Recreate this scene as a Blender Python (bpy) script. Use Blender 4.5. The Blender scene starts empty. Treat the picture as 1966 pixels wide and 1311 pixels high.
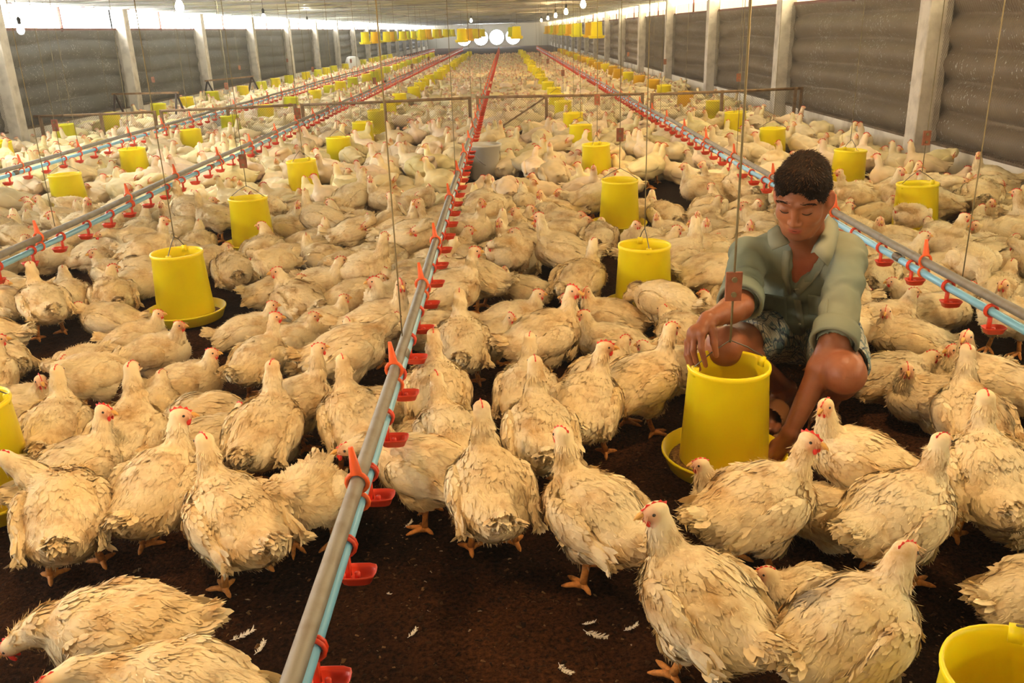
import bpy, math, random
import numpy as np
from mathutils import Vector, Matrix
from math import pi, sin, cos, radians as R

random.seed(7)
rng = np.random.default_rng(11)
SC = bpy.context.scene
COL = SC.collection

# ------------------------------------------------------------------ camera
CAM_H = 1.30
FPX = 1650.0
def _n(v):
    v = np.array(v, float); return v / np.linalg.norm(v)
_dY = _n((970 - 983.0, 655.5 - 57, FPX))                 # shed axis seen in the camera frame
_s = -(_dY[2] * FPX) / (np.array((157, -4845, 0.0)) @ _dY)
_dn = _n((157 * _s, -4845 * _s, FPX)); _dn = _n(_dn - _dY * (_dn @ _dY))
_dX = np.cross(_dY, -_dn)
if _dX[0] < 0: _dX = -_dX
CM = np.array([_dX, _dY, -_dn])                          # world = CM @ camera (x right, y up, z forward)
cam_d = bpy.data.cameras.new('camera'); cam = bpy.data.objects.new('camera', cam_d); COL.objects.link(cam)
cam_d.sensor_width = 36.0; cam_d.lens = FPX / 1966 * 36.0; cam_d.clip_end = 300; cam_d.clip_start = 0.05
_m = Matrix.Identity(4)
for i in range(3):
    _m[i][0] = CM[i][0]; _m[i][1] = CM[i][1]; _m[i][2] = -CM[i][2]
_m.translation = (0, 0, CAM_H)
cam.matrix_world = _m
SC.camera = cam
def _ray(px, py): return CM @ _n((px - 983.0, 655.5 - py, FPX))
def at(px, py, z=0.0):
    """the place on the level z that the photo shows at this pixel"""
    r = _ray(px, py); t = (z - CAM_H) / r[2]; return np.array((0, 0, CAM_H)) + t * r
def atY(px, py, y):
    r = _ray(px, py); return np.array((0, 0, CAM_H)) + y / r[1] * r
def proj(p):
    c = CM.T @ (np.array(p, float) - (0, 0, CAM_H)); return 983 + FPX * c[0] / c[2], 655.5 - FPX * c[1] / c[2], c[2]

# ------------------------------------------------------------------ light and exposure
SC.view_settings.view_transform = 'Standard'; SC.view_settings.look = 'None'
SC.view_settings.gamma = 1.0; SC.view_settings.use_curve_mapping = False
SC.view_settings.exposure = 1.3
world = bpy.data.worlds.new('world'); SC.world = world; world.use_nodes = True
wb = world.node_tree.nodes['Background']; wb.inputs[0].default_value = (0.92, 0.96, 1.0, 1); wb.inputs[1].default_value = 2.0
# faint dust in the air of the long shed
_vs = world.node_tree.nodes.new('ShaderNodeVolumeScatter'); _vs.inputs['Color'].default_value = (1, .97, .9, 1); _vs.inputs['Density'].default_value = .0038; _vs.inputs['Anisotropy'].default_value = .35
world.node_tree.links.new(_vs.outputs[0], world.node_tree.nodes['World Output'].inputs['Volume'])
def area(name, loc, rot, sx, sy, power, color):
    l = bpy.data.lights.new(name, 'AREA'); l.shape = 'RECTANGLE'; l.size = sx; l.size_y = sy
    l.energy = power; l.color = color
    o = bpy.data.objects.new(name, l); COL.objects.link(o); o.location = loc; o.rotation_euler = rot
    return o
XL, XR, YB, YF = -6.4, 3.7, -3.4, 75.0                   # the shed: left wall, right wall, near end, fan end
ZC, ZS, ZW = 1.84, 1.50, 0.25                            # ceiling, curtain top, low wall top
# added warm fill lamp at the near end, unseen behind the photographer
area('near_end_fill', (-0.9, YB + 0.25, 1.15), (R(78), 0, 0), 6.5, 1.2, 20, (1.0, 0.66, 0.34))
SC.cycles.max_bounces = 6; SC.cycles.diffuse_bounces = 3; SC.cycles.volume_bounces = 0; SC.cycles.glossy_bounces = 2
SC.cycles.use_adaptive_sampling = True; SC.cycles.adaptive_threshold = 0.06; SC.cycles.transparent_max_bounces = 12
SC.cycles.sample_clamp_indirect = 6.0
SC.cycles.use_denoising = True; SC.cycles.use_light_tree = False; world.cycles.sampling_method = 'NONE'

# ------------------------------------------------------------------ materials
MATS = {}
def mat(name, color=(0.8, 0.8, 0.8), rough=0.6, metal=0.0, spec=0.3, emis=None, estr=0.0, noise=None, bump=None, sub=0.0, trans=0.0, coat=0.0):
    """noise=(scale, colour2, low, high[, detail]) mixes a second colour; bump=(scale, strength, distance)"""
    m = bpy.data.materials.new(name); m.use_nodes = True; nt = m.node_tree; N = nt.nodes; L = nt.links
    b = N['Principled BSDF']
    b.inputs['Base Color'].default_value = (*color, 1); b.inputs['Roughness'].default_value = rough
    b.inputs['Metallic'].default_value = metal; b.inputs['Specular IOR Level'].default_value = spec
    if sub: b.inputs['Subsurface Weight'].default_value = sub; b.inputs['Subsurface Radius'].default_value = (0.02, 0.01, 0.005); b.inputs['Subsurface Scale'].default_value = 0.5
    if coat: b.inputs['Coat Weight'].default_value = coat
    if emis: b.inputs['Emission Color'].default_value = (*emis, 1); b.inputs['Emission Strength'].default_value = estr
    tc = N.new('ShaderNodeTexCoord')
    if noise:
        t = N.new('ShaderNodeTexNoise'); t.inputs['Scale'].default_value = noise[0]; t.inputs['Detail'].default_value = noise[4] if len(noise) > 4 else 5
        r = N.new('ShaderNodeMapRange'); r.inputs[1].default_value = noise[2]; r.inputs[2].default_value = noise[3]
        mx = N.new('ShaderNodeMix'); mx.data_type = 'RGBA'; mx.inputs[6].default_value = (*color, 1); mx.inputs[7].default_value = (*noise[1], 1)
        L.new(tc.outputs['Object'], t.inputs['Vector']); L.new(t.outputs[0], r.inputs[0]); L.new(r.outputs[0], mx.inputs[0]); L.new(mx.outputs[2], b.inputs['Base Color'])
    if bump:
        t2 = N.new('ShaderNodeTexNoise'); t2.inputs['Scale'].default_value = bump[0]; t2.inputs['Detail'].default_value = 6
        bp = N.new('ShaderNodeBump'); bp.inputs['Strength'].default_value = bump[1]; bp.inputs['Distance'].default_value = bump[2]
        L.new(tc.outputs['Object'], t2.inputs['Vector']); L.new(t2.outputs[0], bp.inputs['Height']); L.new(bp.outputs[0], b.inputs['Normal'])
    MATS[name] = m
    return m

mat('litter', (0.040, 0.020, 0.010), 0.95, spec=0.1)
def _litter():
    m = MATS['litter']; nt = m.node_tree; N = nt.nodes; L = nt.links; b = N['Principled BSDF']
    tc = N.new('ShaderNodeTexCoord')
    a = N.new('ShaderNodeTexNoise'); a.inputs['Scale'].default_value = 1.1; a.inputs['Detail'].default_value = 3
    c = N.new('ShaderNodeTexNoise'); c.inputs['Scale'].default_value = 95; c.inputs['Detail'].default_value = 4; c.inputs['Roughness'].default_value = 0.7
    for t in (a, c): L.new(tc.outputs['Object'], t.inputs['Vector'])
    r1 = N.new('ShaderNodeValToRGB'); e = r1.color_ramp.elements
    e[0].position = 0.40; e[0].color = (0.012, 0.0065, 0.004, 1); e[1].position = 0.62; e[1].color = (0.065, 0.029, 0.012, 1)
    r2 = N.new('ShaderNodeValToRGB'); e = r2.color_ramp.elements
    e[0].position = 0.35; e[0].color = (0.25, 0.25, 0.25, 1); e[1].position = 0.75; e[1].color = (2.4, 1.9, 1.5, 1)
    mx = N.new('ShaderNodeMix'); mx.data_type = 'RGBA'; mx.blend_type = 'MULTIPLY'; mx.inputs[0].default_value = 1
    L.new(a.outputs[0], r1.inputs[0]); L.new(c.outputs[0], r2.inputs[0]); L.new(r1.outputs[0], mx.inputs[6]); L.new(r2.outputs[0], mx.inputs[7]); L.new(mx.outputs[2], b.inputs['Base Color'])
    bp = N.new('ShaderNodeBump'); bp.inputs['Strength'].default_value = 1.0; bp.inputs['Distance'].default_value = 0.012
    L.new(c.outputs[0], bp.inputs['Height']); L.new(bp.outputs[0], b.inputs['Normal'])
_litter()
mat('whitewash', (0.86, 0.80, 0.68), 0.85, noise=(3.0, (0.50, 0.42, 0.32), 0.50, 0.75), bump=(25, 0.3, 0.01))
mat('concrete', (0.62, 0.56, 0.47), 0.9, noise=(7.0, (0.36, 0.31, 0.25), 0.45, 0.80), bump=(30, 0.4, 0.01))
mat('red_angle', (0.16, 0.05, 0.035), 0.7)
mat('wall_timber', (0.24, 0.17, 0.11), 0.85, noise=(9, (0.12, 0.08, 0.05), 0.4, 0.7))
mat('foil', (0.88, 0.93, 0.88), 0.32, metal=0.45, noise=(1.3, (0.66, 0.72, 0.67), 0.40, 0.70), bump=(5, 0.35, 0.03))
mat('dark_purlin', (0.32, 0.31, 0.28), 0.6, metal=0.2)
mat('end_board', (0.50, 0.46, 0.38), 0.8)
mat('daylight_cool', (1, 1, 1), 0.5, emis=(0.98, 0.98, 0.96), estr=12.0)
mat('daylight_warm', (1, 1, 1), 0.5, emis=(1.0, 0.84, 0.54), estr=9.0)
mat('curtain_cloth_pale', (0.72, 0.60, 0.38), 0.8, emis=(1.0, 0.80, 0.48), estr=0.55)  # emission stands in for daylight glowing through the cloth
mat('netting_wire', (0.20, 0.18, 0.14), 0.6, metal=0.3)
mat('timber', (0.30, 0.18, 0.085), 0.75, noise=(14, (0.16, 0.09, 0.045), 0.4, 0.7), bump=(60, 0.3, 0.004))
mat('dark_iron', (0.07, 0.05, 0.04), 0.6, metal=0.5)
mat('galvanised', (0.27, 0.255, 0.23), 0.55, metal=0.30, noise=(22, (0.22, 0.19, 0.16), 0.45, 0.72), bump=(80, 0.15, 0.002))
mat('blue_pvc', (0.19, 0.50, 0.76), 0.32, spec=0.5, coat=0.2)
mat('orange_plastic', (0.86, 0.13, 0.025), 0.38, spec=0.45)
mat('red_plastic', (0.72, 0.055, 0.018), 0.36, spec=0.45)
mat('yellow_plastic', (0.98, 0.80, 0.010), 0.36, spec=0.4, sub=0.15, noise=(6, (0.88, 0.66, 0.012), 0.5, 0.8))
mat('yellow_plastic_green', (0.74, 0.72, 0.02), 0.38, spec=0.4, sub=0.12)
mat('yellow_plastic_orange', (0.90, 0.52, 0.012), 0.38, spec=0.4, sub=0.12)
mat('feed', (0.34, 0.19, 0.06), 0.95, bump=(160, 1.0, 0.006), noise=(120, (0.15, 0.08, 0.03), 0.4, 0.6))
mat('white_plastic', (0.66, 0.63, 0.56), 0.45, spec=0.4, noise=(4, (0.42, 0.36, 0.28), 0.52, 0.8))
mat('rope', (0.20, 0.165, 0.085), 0.9, bump=(300, 0.6, 0.002))
mat('steel_wire', (0.16, 0.14, 0.12), 0.45, metal=0.8)
mat('red_wood', (0.34, 0.12, 0.06), 0.7, noise=(30, (0.2, 0.07, 0.04), 0.4, 0.7))
mat('bulb_glass', (1, 1, 1), 0.3, emis=(1.0, 0.80, 0.50), estr=30.0)
mat('bulb_glass_white', (1, 1, 1), 0.3, emis=(0.93, 0.97, 1.0), estr=22.0)
mat('black_plastic', (0.02, 0.02, 0.02), 0.5)
mat('fan_steel', (0.30, 0.30, 0.28), 0.5, metal=0.6)
mat('quill', (0.82, 0.78, 0.68), 0.8)
def _curtain(name, c1, c2, sp):
    m = mat(name, c1, 0.55, spec=0.35); nt = m.node_tree; N = nt.nodes; L = nt.links; b = N['Principled BSDF']
    tc = N.new('ShaderNodeTexCoord'); mp = N.new('ShaderNodeMapping'); mp.inputs['Scale'].default_value = (1, 1, 0.45)
    a = N.new('ShaderNodeTexNoise'); a.inputs['Scale'].default_value = 4; a.inputs['Detail'].default_value = 6
    s = N.new('ShaderNodeTexNoise'); s.inputs['Scale'].default_value = 48; s.inputs['Detail'].default_value = 2
    g = N.new('ShaderNodeTexNoise'); g.inputs['Scale'].default_value = 1.4; g.inputs['Detail'].default_value = 2
    L.new(tc.outputs['Object'], mp.inputs[0]); L.new(tc.outputs['Object'], a.inputs[0]); L.new(mp.outputs[0], s.inputs[0]); L.new(tc.outputs['Object'], g.inputs[0])
    mx = N.new('ShaderNodeMix'); mx.data_type = 'RGBA'; mx.inputs[6].default_value = (*c1, 1); mx.inputs[7].default_value = (*c2, 1)
    L.new(a.outputs[0], mx.inputs[0])
    ad = N.new('ShaderNodeMath'); ad.operation = 'MULTIPLY_ADD'; ad.inputs[1].default_value = 0.35; L.new(g.outputs[0], ad.inputs[0]); L.new(s.outputs[0], ad.inputs[2])
    mr = N.new('ShaderNodeMapRange'); mr.inputs[1].default_value = sp; mr.inputs[2].default_value = sp + 0.035; L.new(ad.outputs[0], mr.inputs[0])
    m2 = N.new('ShaderNodeMix'); m2.data_type = 'RGBA'; m2.inputs[7].default_value = (0.52, 0.50, 0.45, 1)
    L.new(mr.outputs[0], m2.inputs[0]); L.new(mx.outputs[2], m2.inputs[6]); L.new(m2.outputs[2], b.inputs['Base Color'])
_curtain('curtain_grey', (0.085, 0.082, 0.070), (0.16, 0.155, 0.135), 0.84)
_curtain('curtain_brown', (0.135, 0.094, 0.056), (0.25, 0.185, 0.115), 0.83)

# ------------------------------------------------------------------ mesh helpers
class G:
    """collects geometry for ONE mesh object"""
    def __init__(self): self.v = []; self.q = []; self.t = []; self.mq = []; self.mt = []; self.c = []; self.n = 0
    def add(self, V, Q=None, T=None, m=0, col=None):
        V = np.asarray(V, float).reshape(-1, 3); k = self.n
        self.v.append(V)
        if Q is not None and len(Q): Q = np.asarray(Q, int).reshape(-1, 4) + k; self.q.append(Q); self.mq.append(np.full(len(Q), m))
        if T is not None and len(T): T = np.asarray(T, int).reshape(-1, 3) + k; self.t.append(T); self.mt.append(np.full(len(T), m))
        c = np.ones((len(V), 4)); 
        if col is not None: c[:, :3] = col
        self.c.append(c); self.n += len(V)
        return self
    def arrays(self):
        V = np.concatenate(self.v); C = np.concatenate(self.c)
        Q = np.concatenate(self.q) if self.q else np.zeros((0, 4), int); T = np.concatenate(self.t) if self.t else np.zeros((0, 3), int)
        MQ = np.concatenate(self.mq) if self.mq else np.zeros(0, int); MT = np.concatenate(self.mt) if self.mt else np.zeros(0, int)
        return V, Q, T, MQ, MT, C
    def mesh(self, name, mats, smooth=True, color=False):
        V, Q, T, MQ, MT, C = self.arrays()
        me = bpy.data.meshes.new(name)
        me.vertices.add(len(V)); me.vertices.foreach_set('co', V.ravel().astype(np.float32))
        nl = Q.size + T.size; me.loops.add(nl); me.polygons.add(len(Q) + len(T))
        me.loops.foreach_set('vertex_index', np.concatenate([Q.ravel(), T.ravel()]).astype(np.int32))
        st = np.concatenate([np.arange(len(Q)) * 4, Q.size + np.arange(len(T)) * 3]).astype(np.int32)
        me.polygons.foreach_set('loop_start', st)
        me.polygons.foreach_set('material_index', np.concatenate([MQ, MT]).astype(np.int32))
        me.polygons.foreach_set('use_smooth', np.full(len(st), smooth))
        if color:
            a = me.color_attributes.new('Col', 'FLOAT_COLOR', 'POINT'); a.data.foreach_set('color', C.ravel().astype(np.float32))
        me.update(calc_edges=True); me.validate()
        for m in (mats if isinstance(mats, (list, tuple)) else [mats]):
            me.materials.append(MATS[m] if isinstance(m, str) else m)
        return me
    def obj(self, name, mats, parent=None, smooth=True, color=False, loc=None):
        o = bpy.data.objects.new(name, self.mesh(name, mats, smooth, color)); COL.objects.link(o)
        if parent is not None: o.parent = parent
        if loc is not None: o.location = loc
        return o
    # shapes
    def box(self, c, s, rot=None, m=0, col=None):
        c = np.array(c, float); h = np.array(s, float) / 2
        V = np.array([[x, y, z] for x in (-1, 1) for y in (-1, 1) for z in (-1, 1)], float) * h
        if rot is not None: V = V @ np.asarray(rot).T
        return self.add(V + c, [[0, 1, 3, 2], [4, 6, 7, 5], [0, 4, 5, 1], [2, 3, 7, 6], [0, 2, 6, 4], [1, 5, 7, 3]], m=m, col=col)
    def beam(self, a, b, w, h=None, up=(0, 0, 1), m=0, col=None):
        a = np.array(a, float); b = np.array(b, float); h = h or w
        d = b - a; L = np.linalg.norm(d); d /= L
        x = np.cross(d, up); x = x / (np.linalg.norm(x) + 1e-9) if np.linalg.norm(x) > 1e-4 else np.array((1., 0, 0)); z = np.cross(x, d)
        return self.box((a + b) / 2, (w, L, h), np.stack([x, d, z], 1), m=m, col=col)
    def tube(self, P, r, n=8, m=0, closed=False, cap=True, col=None):
        P = np.asarray(P, float); k = len(P); r = np.full(k, r, float) if np.isscalar(r) else np.asarray(r, float)
        T = np.gradient(P, axis=0) if not closed else np.roll(P, -1, 0) - np.roll(P, 1, 0)
        T /= np.linalg.norm(T, axis=1)[:, None] + 1e-12
        u = np.array((0, 0, 1.)) if abs(T[0][2]) < 0.9 else np.array((1., 0, 0))
        ang = np.arange(n) / n * 2 * pi; V = []
        for i in range(k):
            x = u - T[i] * (u @ T[i]); x /= np.linalg.norm(x) + 1e-12; y = np.cross(T[i], x); u = x
            V.append(P[i] + r[i] * (np.outer(np.cos(ang), x) + np.outer(np.sin(ang), y)))
        V = np.concatenate(V); Q = []
        for i in range(k if closed else k - 1):
            a = i * n; b = ((i + 1) % k) * n
            for j in range(n): Q.append([a + j, b + j, b + (j + 1) % n, a + (j + 1) % n])
        T3 = []
        if cap and not closed:
            V = np.concatenate([V, P[:1], P[-1:]]); c0 = k * n
            for j in range(n): T3.append([c0, j, (j + 1) % n]); T3.append([c0 + 1, (k - 1) * n + (j + 1) % n, (k - 1) * n + j])
        return self.add(V, Q, T3, m=m, col=col)
    def lathe(self, prof, n=24, c=(0, 0, 0), m=0, mx=None, col=None):
        """prof: list of (radius, height)"""
        prof = np.asarray(prof, float); k = len(prof); a = np.arange(n) / n * 2 * pi
        V = np.stack([np.outer(prof[:, 0], np.cos(a)), np.outer(prof[:, 0], np.sin(a)), np.repeat(prof[:, 1][:, None], n, 1)], 2).reshape(-1, 3)
        if mx is not None: V = V @ np.asarray(mx).T
        Q = [[i * n + j, i * n + (j + 1) % n, (i + 1) * n + (j + 1) % n, (i + 1) * n + j] for i in range(k - 1) for j in range(n)]
        return self.add(V + np.array(c), Q, m=m, col=col)
    def grid(self, fn, us, vs, m=0, col=None):
        us = np.asarray(us); vs = np.asarray(vs); U, Vv = np.meshgrid(us, vs, indexing='ij')
        P = fn(U, Vv).reshape(-1, 3); nu, nv = len(us), len(vs)
        i, j = np.meshgrid(np.arange(nu - 1), np.arange(nv - 1), indexing='ij'); a = (i * nv + j).ravel()
        return self.add(P, np.stack([a, a + nv, a + nv + 1, a + 1], 1), m=m, col=col)
def tag(o, label=None, cat=None, group=None, kind=None):
    if label: o['label'] = label
    if cat: o['category'] = cat
    if group: o['group'] = group
    if kind: o['kind'] = kind
    return o
def empty(name, loc, rz=0.0):
    o = bpy.data.objects.new(name, None); COL.objects.link(o); o.location = loc; o.rotation_euler = (0, 0, rz)
    o.empty_display_size = 0.1
    return o
def copy_tree(o, parent=None):
    c = o.copy(); COL.objects.link(c); c.parent = parent
    for ch in list(o.children): copy_tree(ch, c)
    return c
def struct(o): o['kind'] = 'structure'; return o
ORD = ['first', 'second', 'third', 'fourth', 'fifth', 'sixth', 'seventh', 'eighth', 'ninth', 'tenth', 'eleventh', 'twelfth', 'thirteenth', 'fourteenth',
       'fifteenth', 'sixteenth', 'seventeenth', 'eighteenth', 'nineteenth', 'twentieth']
def ordn(i):
    if i < 20: return ORD[i]
    t = {2: 'twenty', 3: 'thirty', 4: 'forty'}[(i + 1) // 10]; u = (i + 1) % 10
    return t + '-' + ORD[u - 1] if u else {2: 'twentieth', 3: 'thirtieth', 4: 'fortieth'}[(i + 1) // 10]

# ------------------------------------------------------------------ noise and implicit surfaces
def vnoise(P, scale, seed=0):
    """smooth value noise, about -1..1"""
    P = np.asarray(P, float) * scale; i = np.floor(P).astype(int); f = P - i; f = f * f * (3 - 2 * f); out = 0
    for dx in (0, 1):
        for dy in (0, 1):
            for dz in (0, 1):
                h = ((i[..., 0] + dx) * 374761393 + (i[..., 1] + dy) * 668265263 + (i[..., 2] + dz) * 2147483647 + seed * 1274126177) & 0x7fffffff
                h = (h ^ (h >> 13)) * 1274126177 & 0x7fffffff; h = (h ^ (h >> 16)) & 0xffff
                w = (f[..., 0] if dx else 1 - f[..., 0]) * (f[..., 1] if dy else 1 - f[..., 1]) * (f[..., 2] if dz else 1 - f[..., 2])
                out = out + w * (h / 32767.5 - 1)
    return out
class SDF:
    def __init__(self, lo, hi, h):
        self.lo = np.array(lo, float); self.h = h; self.n = np.ceil((np.array(hi) - self.lo) / h).astype(int) + 1
        self.V = np.full(self.n, 0.08, np.float32)
    def _sub(self, a, b, mg):
        i0 = np.maximum(np.floor((np.array(a) - mg - self.lo) / self.h).astype(int), 0)
        i1 = np.minimum(np.ceil((np.array(b) + mg - self.lo) / self.h).astype(int) + 1, self.n)
        if np.any(i1 <= i0): return None
        sl = tuple(slice(x, y) for x, y in zip(i0, i1))
        ax = [self.lo[k] + np.arange(i0[k], i1[k]) * self.h for k in range(3)]
        return sl, np.stack(np.meshgrid(*ax, indexing='ij'), -1)
    def _mix(self, sl, d, k, op):
        v = self.V[sl]
        if op == 'add':
            if k > 0: t = np.clip(0.5 + 0.5 * (v - d) / k, 0, 1); r = v * (1 - t) + d * t - k * t * (1 - t)
            else: r = np.minimum(v, d)
        else:
            d = -d
            if k > 0: t = np.clip(0.5 - 0.5 * (v - d) / k, 0, 1); r = v * (1 - t) + d * t + k * t * (1 - t)
            else: r = np.maximum(v, d)
        self.V[sl] = r
    def ell(self, c, r, rot=None, k=0.02, op='add'):
        c = np.array(c, float); r = np.array(r, float); R_ = np.eye(3) if rot is None else np.asarray(rot)
        ext = np.sqrt(((R_ * r) ** 2).sum(1)); s = self._sub(c - ext, c + ext, k + 0.02 + self.h * 2)
        if s is None: return
        p = (s[1] - c) @ R_; k0 = np.linalg.norm(p / r, axis=-1); k1 = np.linalg.norm(p / r ** 2, axis=-1)
        self._mix(s[0], k0 * (k0 - 1) / (k1 + 1e-9), k, op)
    def cap(self, a, b, ra, rb, k=0.02, op='add'):
        a = np.array(a, float); b = np.array(b, float); m = max(ra, rb)
        s = self._sub(np.minimum(a, b) - m, np.maximum(a, b) + m, k + 0.02 + self.h * 2)
        if s is None: return
        ba = b - a; t = np.clip(((s[1] - a) @ ba) / (ba @ ba + 1e-12), 0, 1)
        d = np.linalg.norm(s[1] - a - t[..., None] * ba, axis=-1) - (ra + (rb - ra) * t)
        self._mix(s[0], d, k, op)
    def chain(self, P, r, k=0.02, op='add'):
        for i in range(len(P) - 1): self.cap(P[i], P[i + 1], r[i], r[i + 1], k, op)
    def mesh(self):
        V = self.V; ins = V < 0; nx, ny, nz = V.shape
        def cs(a):  # 8 corners of each cell
            return [a[dx:nx - 1 + dx, dy:ny - 1 + dy, dz:nz - 1 + dz] for dx in (0, 1) for dy in (0, 1) for dz in (0, 1)]
        ci = cs(ins); cnt = sum(c.astype(np.int8) for c in ci); act = (cnt > 0) & (cnt < 8)
        idx = np.full(act.shape, -1, np.int64); A = np.argwhere(act); idx[act] = np.arange(len(A))
        cv = [c[act].astype(np.float64) for c in cs(V)]; off = [(dx, dy, dz) for dx in (0, 1) for dy in (0, 1) for dz in (0, 1)]
        acc = np.zeros((len(A), 3)); n = np.zeros(len(A))
        for a in range(8):
            for b in range(a + 1, 8):
                if sum(abs(off[a][k] - off[b][k]) for k in range(3)) != 1: continue
                cr = (cv[a] < 0) != (cv[b] < 0); t = np.where(cr, cv[a] / (cv[a] - cv[b] + 1e-12), 0)
                p = np.array(off[a]) + t[:, None] * (np.array(off[b]) - np.array(off[a])); acc += np.where(cr[:, None], p, 0); n += cr
        P = (A + acc / n[:, None]) * self.h + self.lo; Q = []
        for ax in range(3):
            sl0 = [slice(None)] * 3; sl1 = [slice(None)] * 3; sl0[ax] = slice(0, -1); sl1[ax] = slice(1, None)
            a = ins[tuple(sl0)]; b = ins[tuple(sl1)]; E = np.argwhere(a != b)
            o1, o2 = [(1, 2), (2, 0), (0, 1)][ax]
            E = E[(E[:, o1] > 0) & (E[:, o2] > 0) & (E[:, o1] < act.shape[o1]) & (E[:, o2] < act.shape[o2])]
            fl = a[tuple(E.T)]
            def id_(d1, d2): F = E.copy(); F[:, o1] -= d1; F[:, o2] -= d2; return idx[tuple(F.T)]
            q = np.stack([id_(0, 0), id_(1, 0), id_(1, 1), id_(0, 1)], 1); q[~fl] = q[~fl][:, ::-1]; Q.append(q)
        Q = np.concatenate(Q); return P, Q[(Q >= 0).all(1)]
def smooth_mesh(P, Q, it=2, f=0.5):
    a = Q.ravel(); b = np.roll(Q, -1, 1).ravel(); n = len(P)
    deg = np.bincount(a, minlength=n) + np.bincount(b, minlength=n)
    for _ in range(it):
        s = np.stack([np.bincount(a, P[b, k], n) + np.bincount(b, P[a, k], n) for k in range(3)], 1)
        P = P + f * (s / np.maximum(deg, 1)[:, None] - P)
    return P
def normals(P, Q):
    fn = np.cross(P[Q[:, 2]] - P[Q[:, 0]], P[Q[:, 3]] - P[Q[:, 1]]); N = np.zeros_like(P)
    for k in range(4):
        for c in range(3): N[:, c] += np.bincount(Q[:, k], fn[:, c], len(P))
    return N / (np.linalg.norm(N, axis=1)[:, None] + 1e-12)
def rotm(ax=(0, 0, 1), a=0.0):
    return np.array(Matrix.Rotation(a, 3, Vector(ax)))
def rz(a): return rotm((0, 0, 1), a)
def rx(a): return rotm((1, 0, 0), a)
def ry(a): return rotm((0, 1, 0), a)
# ------------------------------------------------------------------ chickens: materials
def _feather(name, stuff=False):
    m = mat(name, (0.8, 0.74, 0.6), 0.75, spec=0.15); nt = m.node_tree; N = nt.nodes; L = nt.links; b = N['Principled BSDF']
    at_ = N.new('ShaderNodeAttribute'); at_.attribute_name = 'Col'; tc = N.new('ShaderNodeTexCoord'); oi = N.new('ShaderNodeObjectInfo')
    sc = N.new('ShaderNodeVectorMath'); sc.operation = 'SCALE'; sc.inputs[0].default_value = (37, 21, 53)
    ad = N.new('ShaderNodeVectorMath'); ad.operation = 'ADD'
    L.new(oi.outputs['Random'], sc.inputs['Scale']); L.new(sc.outputs[0], ad.inputs[0]); L.new(tc.outputs['Object'], ad.inputs[1])
    n1 = N.new('ShaderNodeTexNoise'); n1.inputs['Scale'].default_value = 11; n1.inputs['Detail'].default_value = 6; n1.inputs['Roughness'].default_value = 0.65
    n2 = N.new('ShaderNodeTexNoise'); n2.inputs['Scale'].default_value = 6; n2.inputs['Detail'].default_value = 3
    L.new(ad.outputs[0], n1.inputs[0]); L.new(ad.outputs[0], n2.inputs[0])
    r1 = N.new('ShaderNodeMapRange'); r1.inputs[1].default_value = 0.50; r1.inputs[2].default_value = 0.72; r1.inputs[4].default_value = 0.85; L.new(n1.outputs[0], r1.inputs[0])
    r2 = N.new('ShaderNodeMapRange'); r2.inputs[1].default_value = 0.40; r2.inputs[2].default_value = 0.72; r2.inputs[4].default_value = 0.55; L.new(n2.outputs[0], r2.inputs[0])
    a = N.new('ShaderNodeMix'); a.data_type = 'RGBA'; a.blend_type = 'MULTIPLY'; a.inputs[7].default_value = (0.97, 0.80, 0.50, 1)
    L.new(r2.outputs[0], a.inputs[0]); L.new(at_.outputs['Color'], a.inputs[6])
    d = N.new('ShaderNodeMix'); d.data_type = 'RGBA'; d.blend_type = 'MULTIPLY'; d.inputs[7].default_value = (0.62, 0.43, 0.25, 1)
    L.new(r1.outputs[0], d.inputs[0]); L.new(a.outputs[2], d.inputs[6]); L.new(d.outputs[2], b.inputs['Base Color'])
    return m
_feather('feather')
mat('flock_feather', (0.8, 0.74, 0.6), 0.8, spec=0.1)
def _flock():
    m = MATS['flock_feather']; nt = m.node_tree; at_ = nt.nodes.new('ShaderNodeAttribute'); at_.attribute_name = 'Col'
    nt.links.new(at_.outputs['Color'], nt.nodes['Principled BSDF'].inputs['Base Color'])
_flock()
mat('comb_red', (0.75, 0.045, 0.03), 0.45, spec=0.4, sub=0.2)
mat('face_pink', (0.72, 0.27, 0.17), 0.6, sub=0.1)
mat('beak_horn', (0.80, 0.45, 0.12), 0.4)
mat('leg_orange', (0.72, 0.30, 0.07), 0.5, noise=(90, (0.45, 0.18, 0.05), 0.45, 0.7), bump=(260, 0.5, 0.003))
mat('eye_dark', (0.02, 0.012, 0.008), 0.1, spec=0.7)
CREAM = np.array((0.90, 0.77, 0.51))

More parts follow.
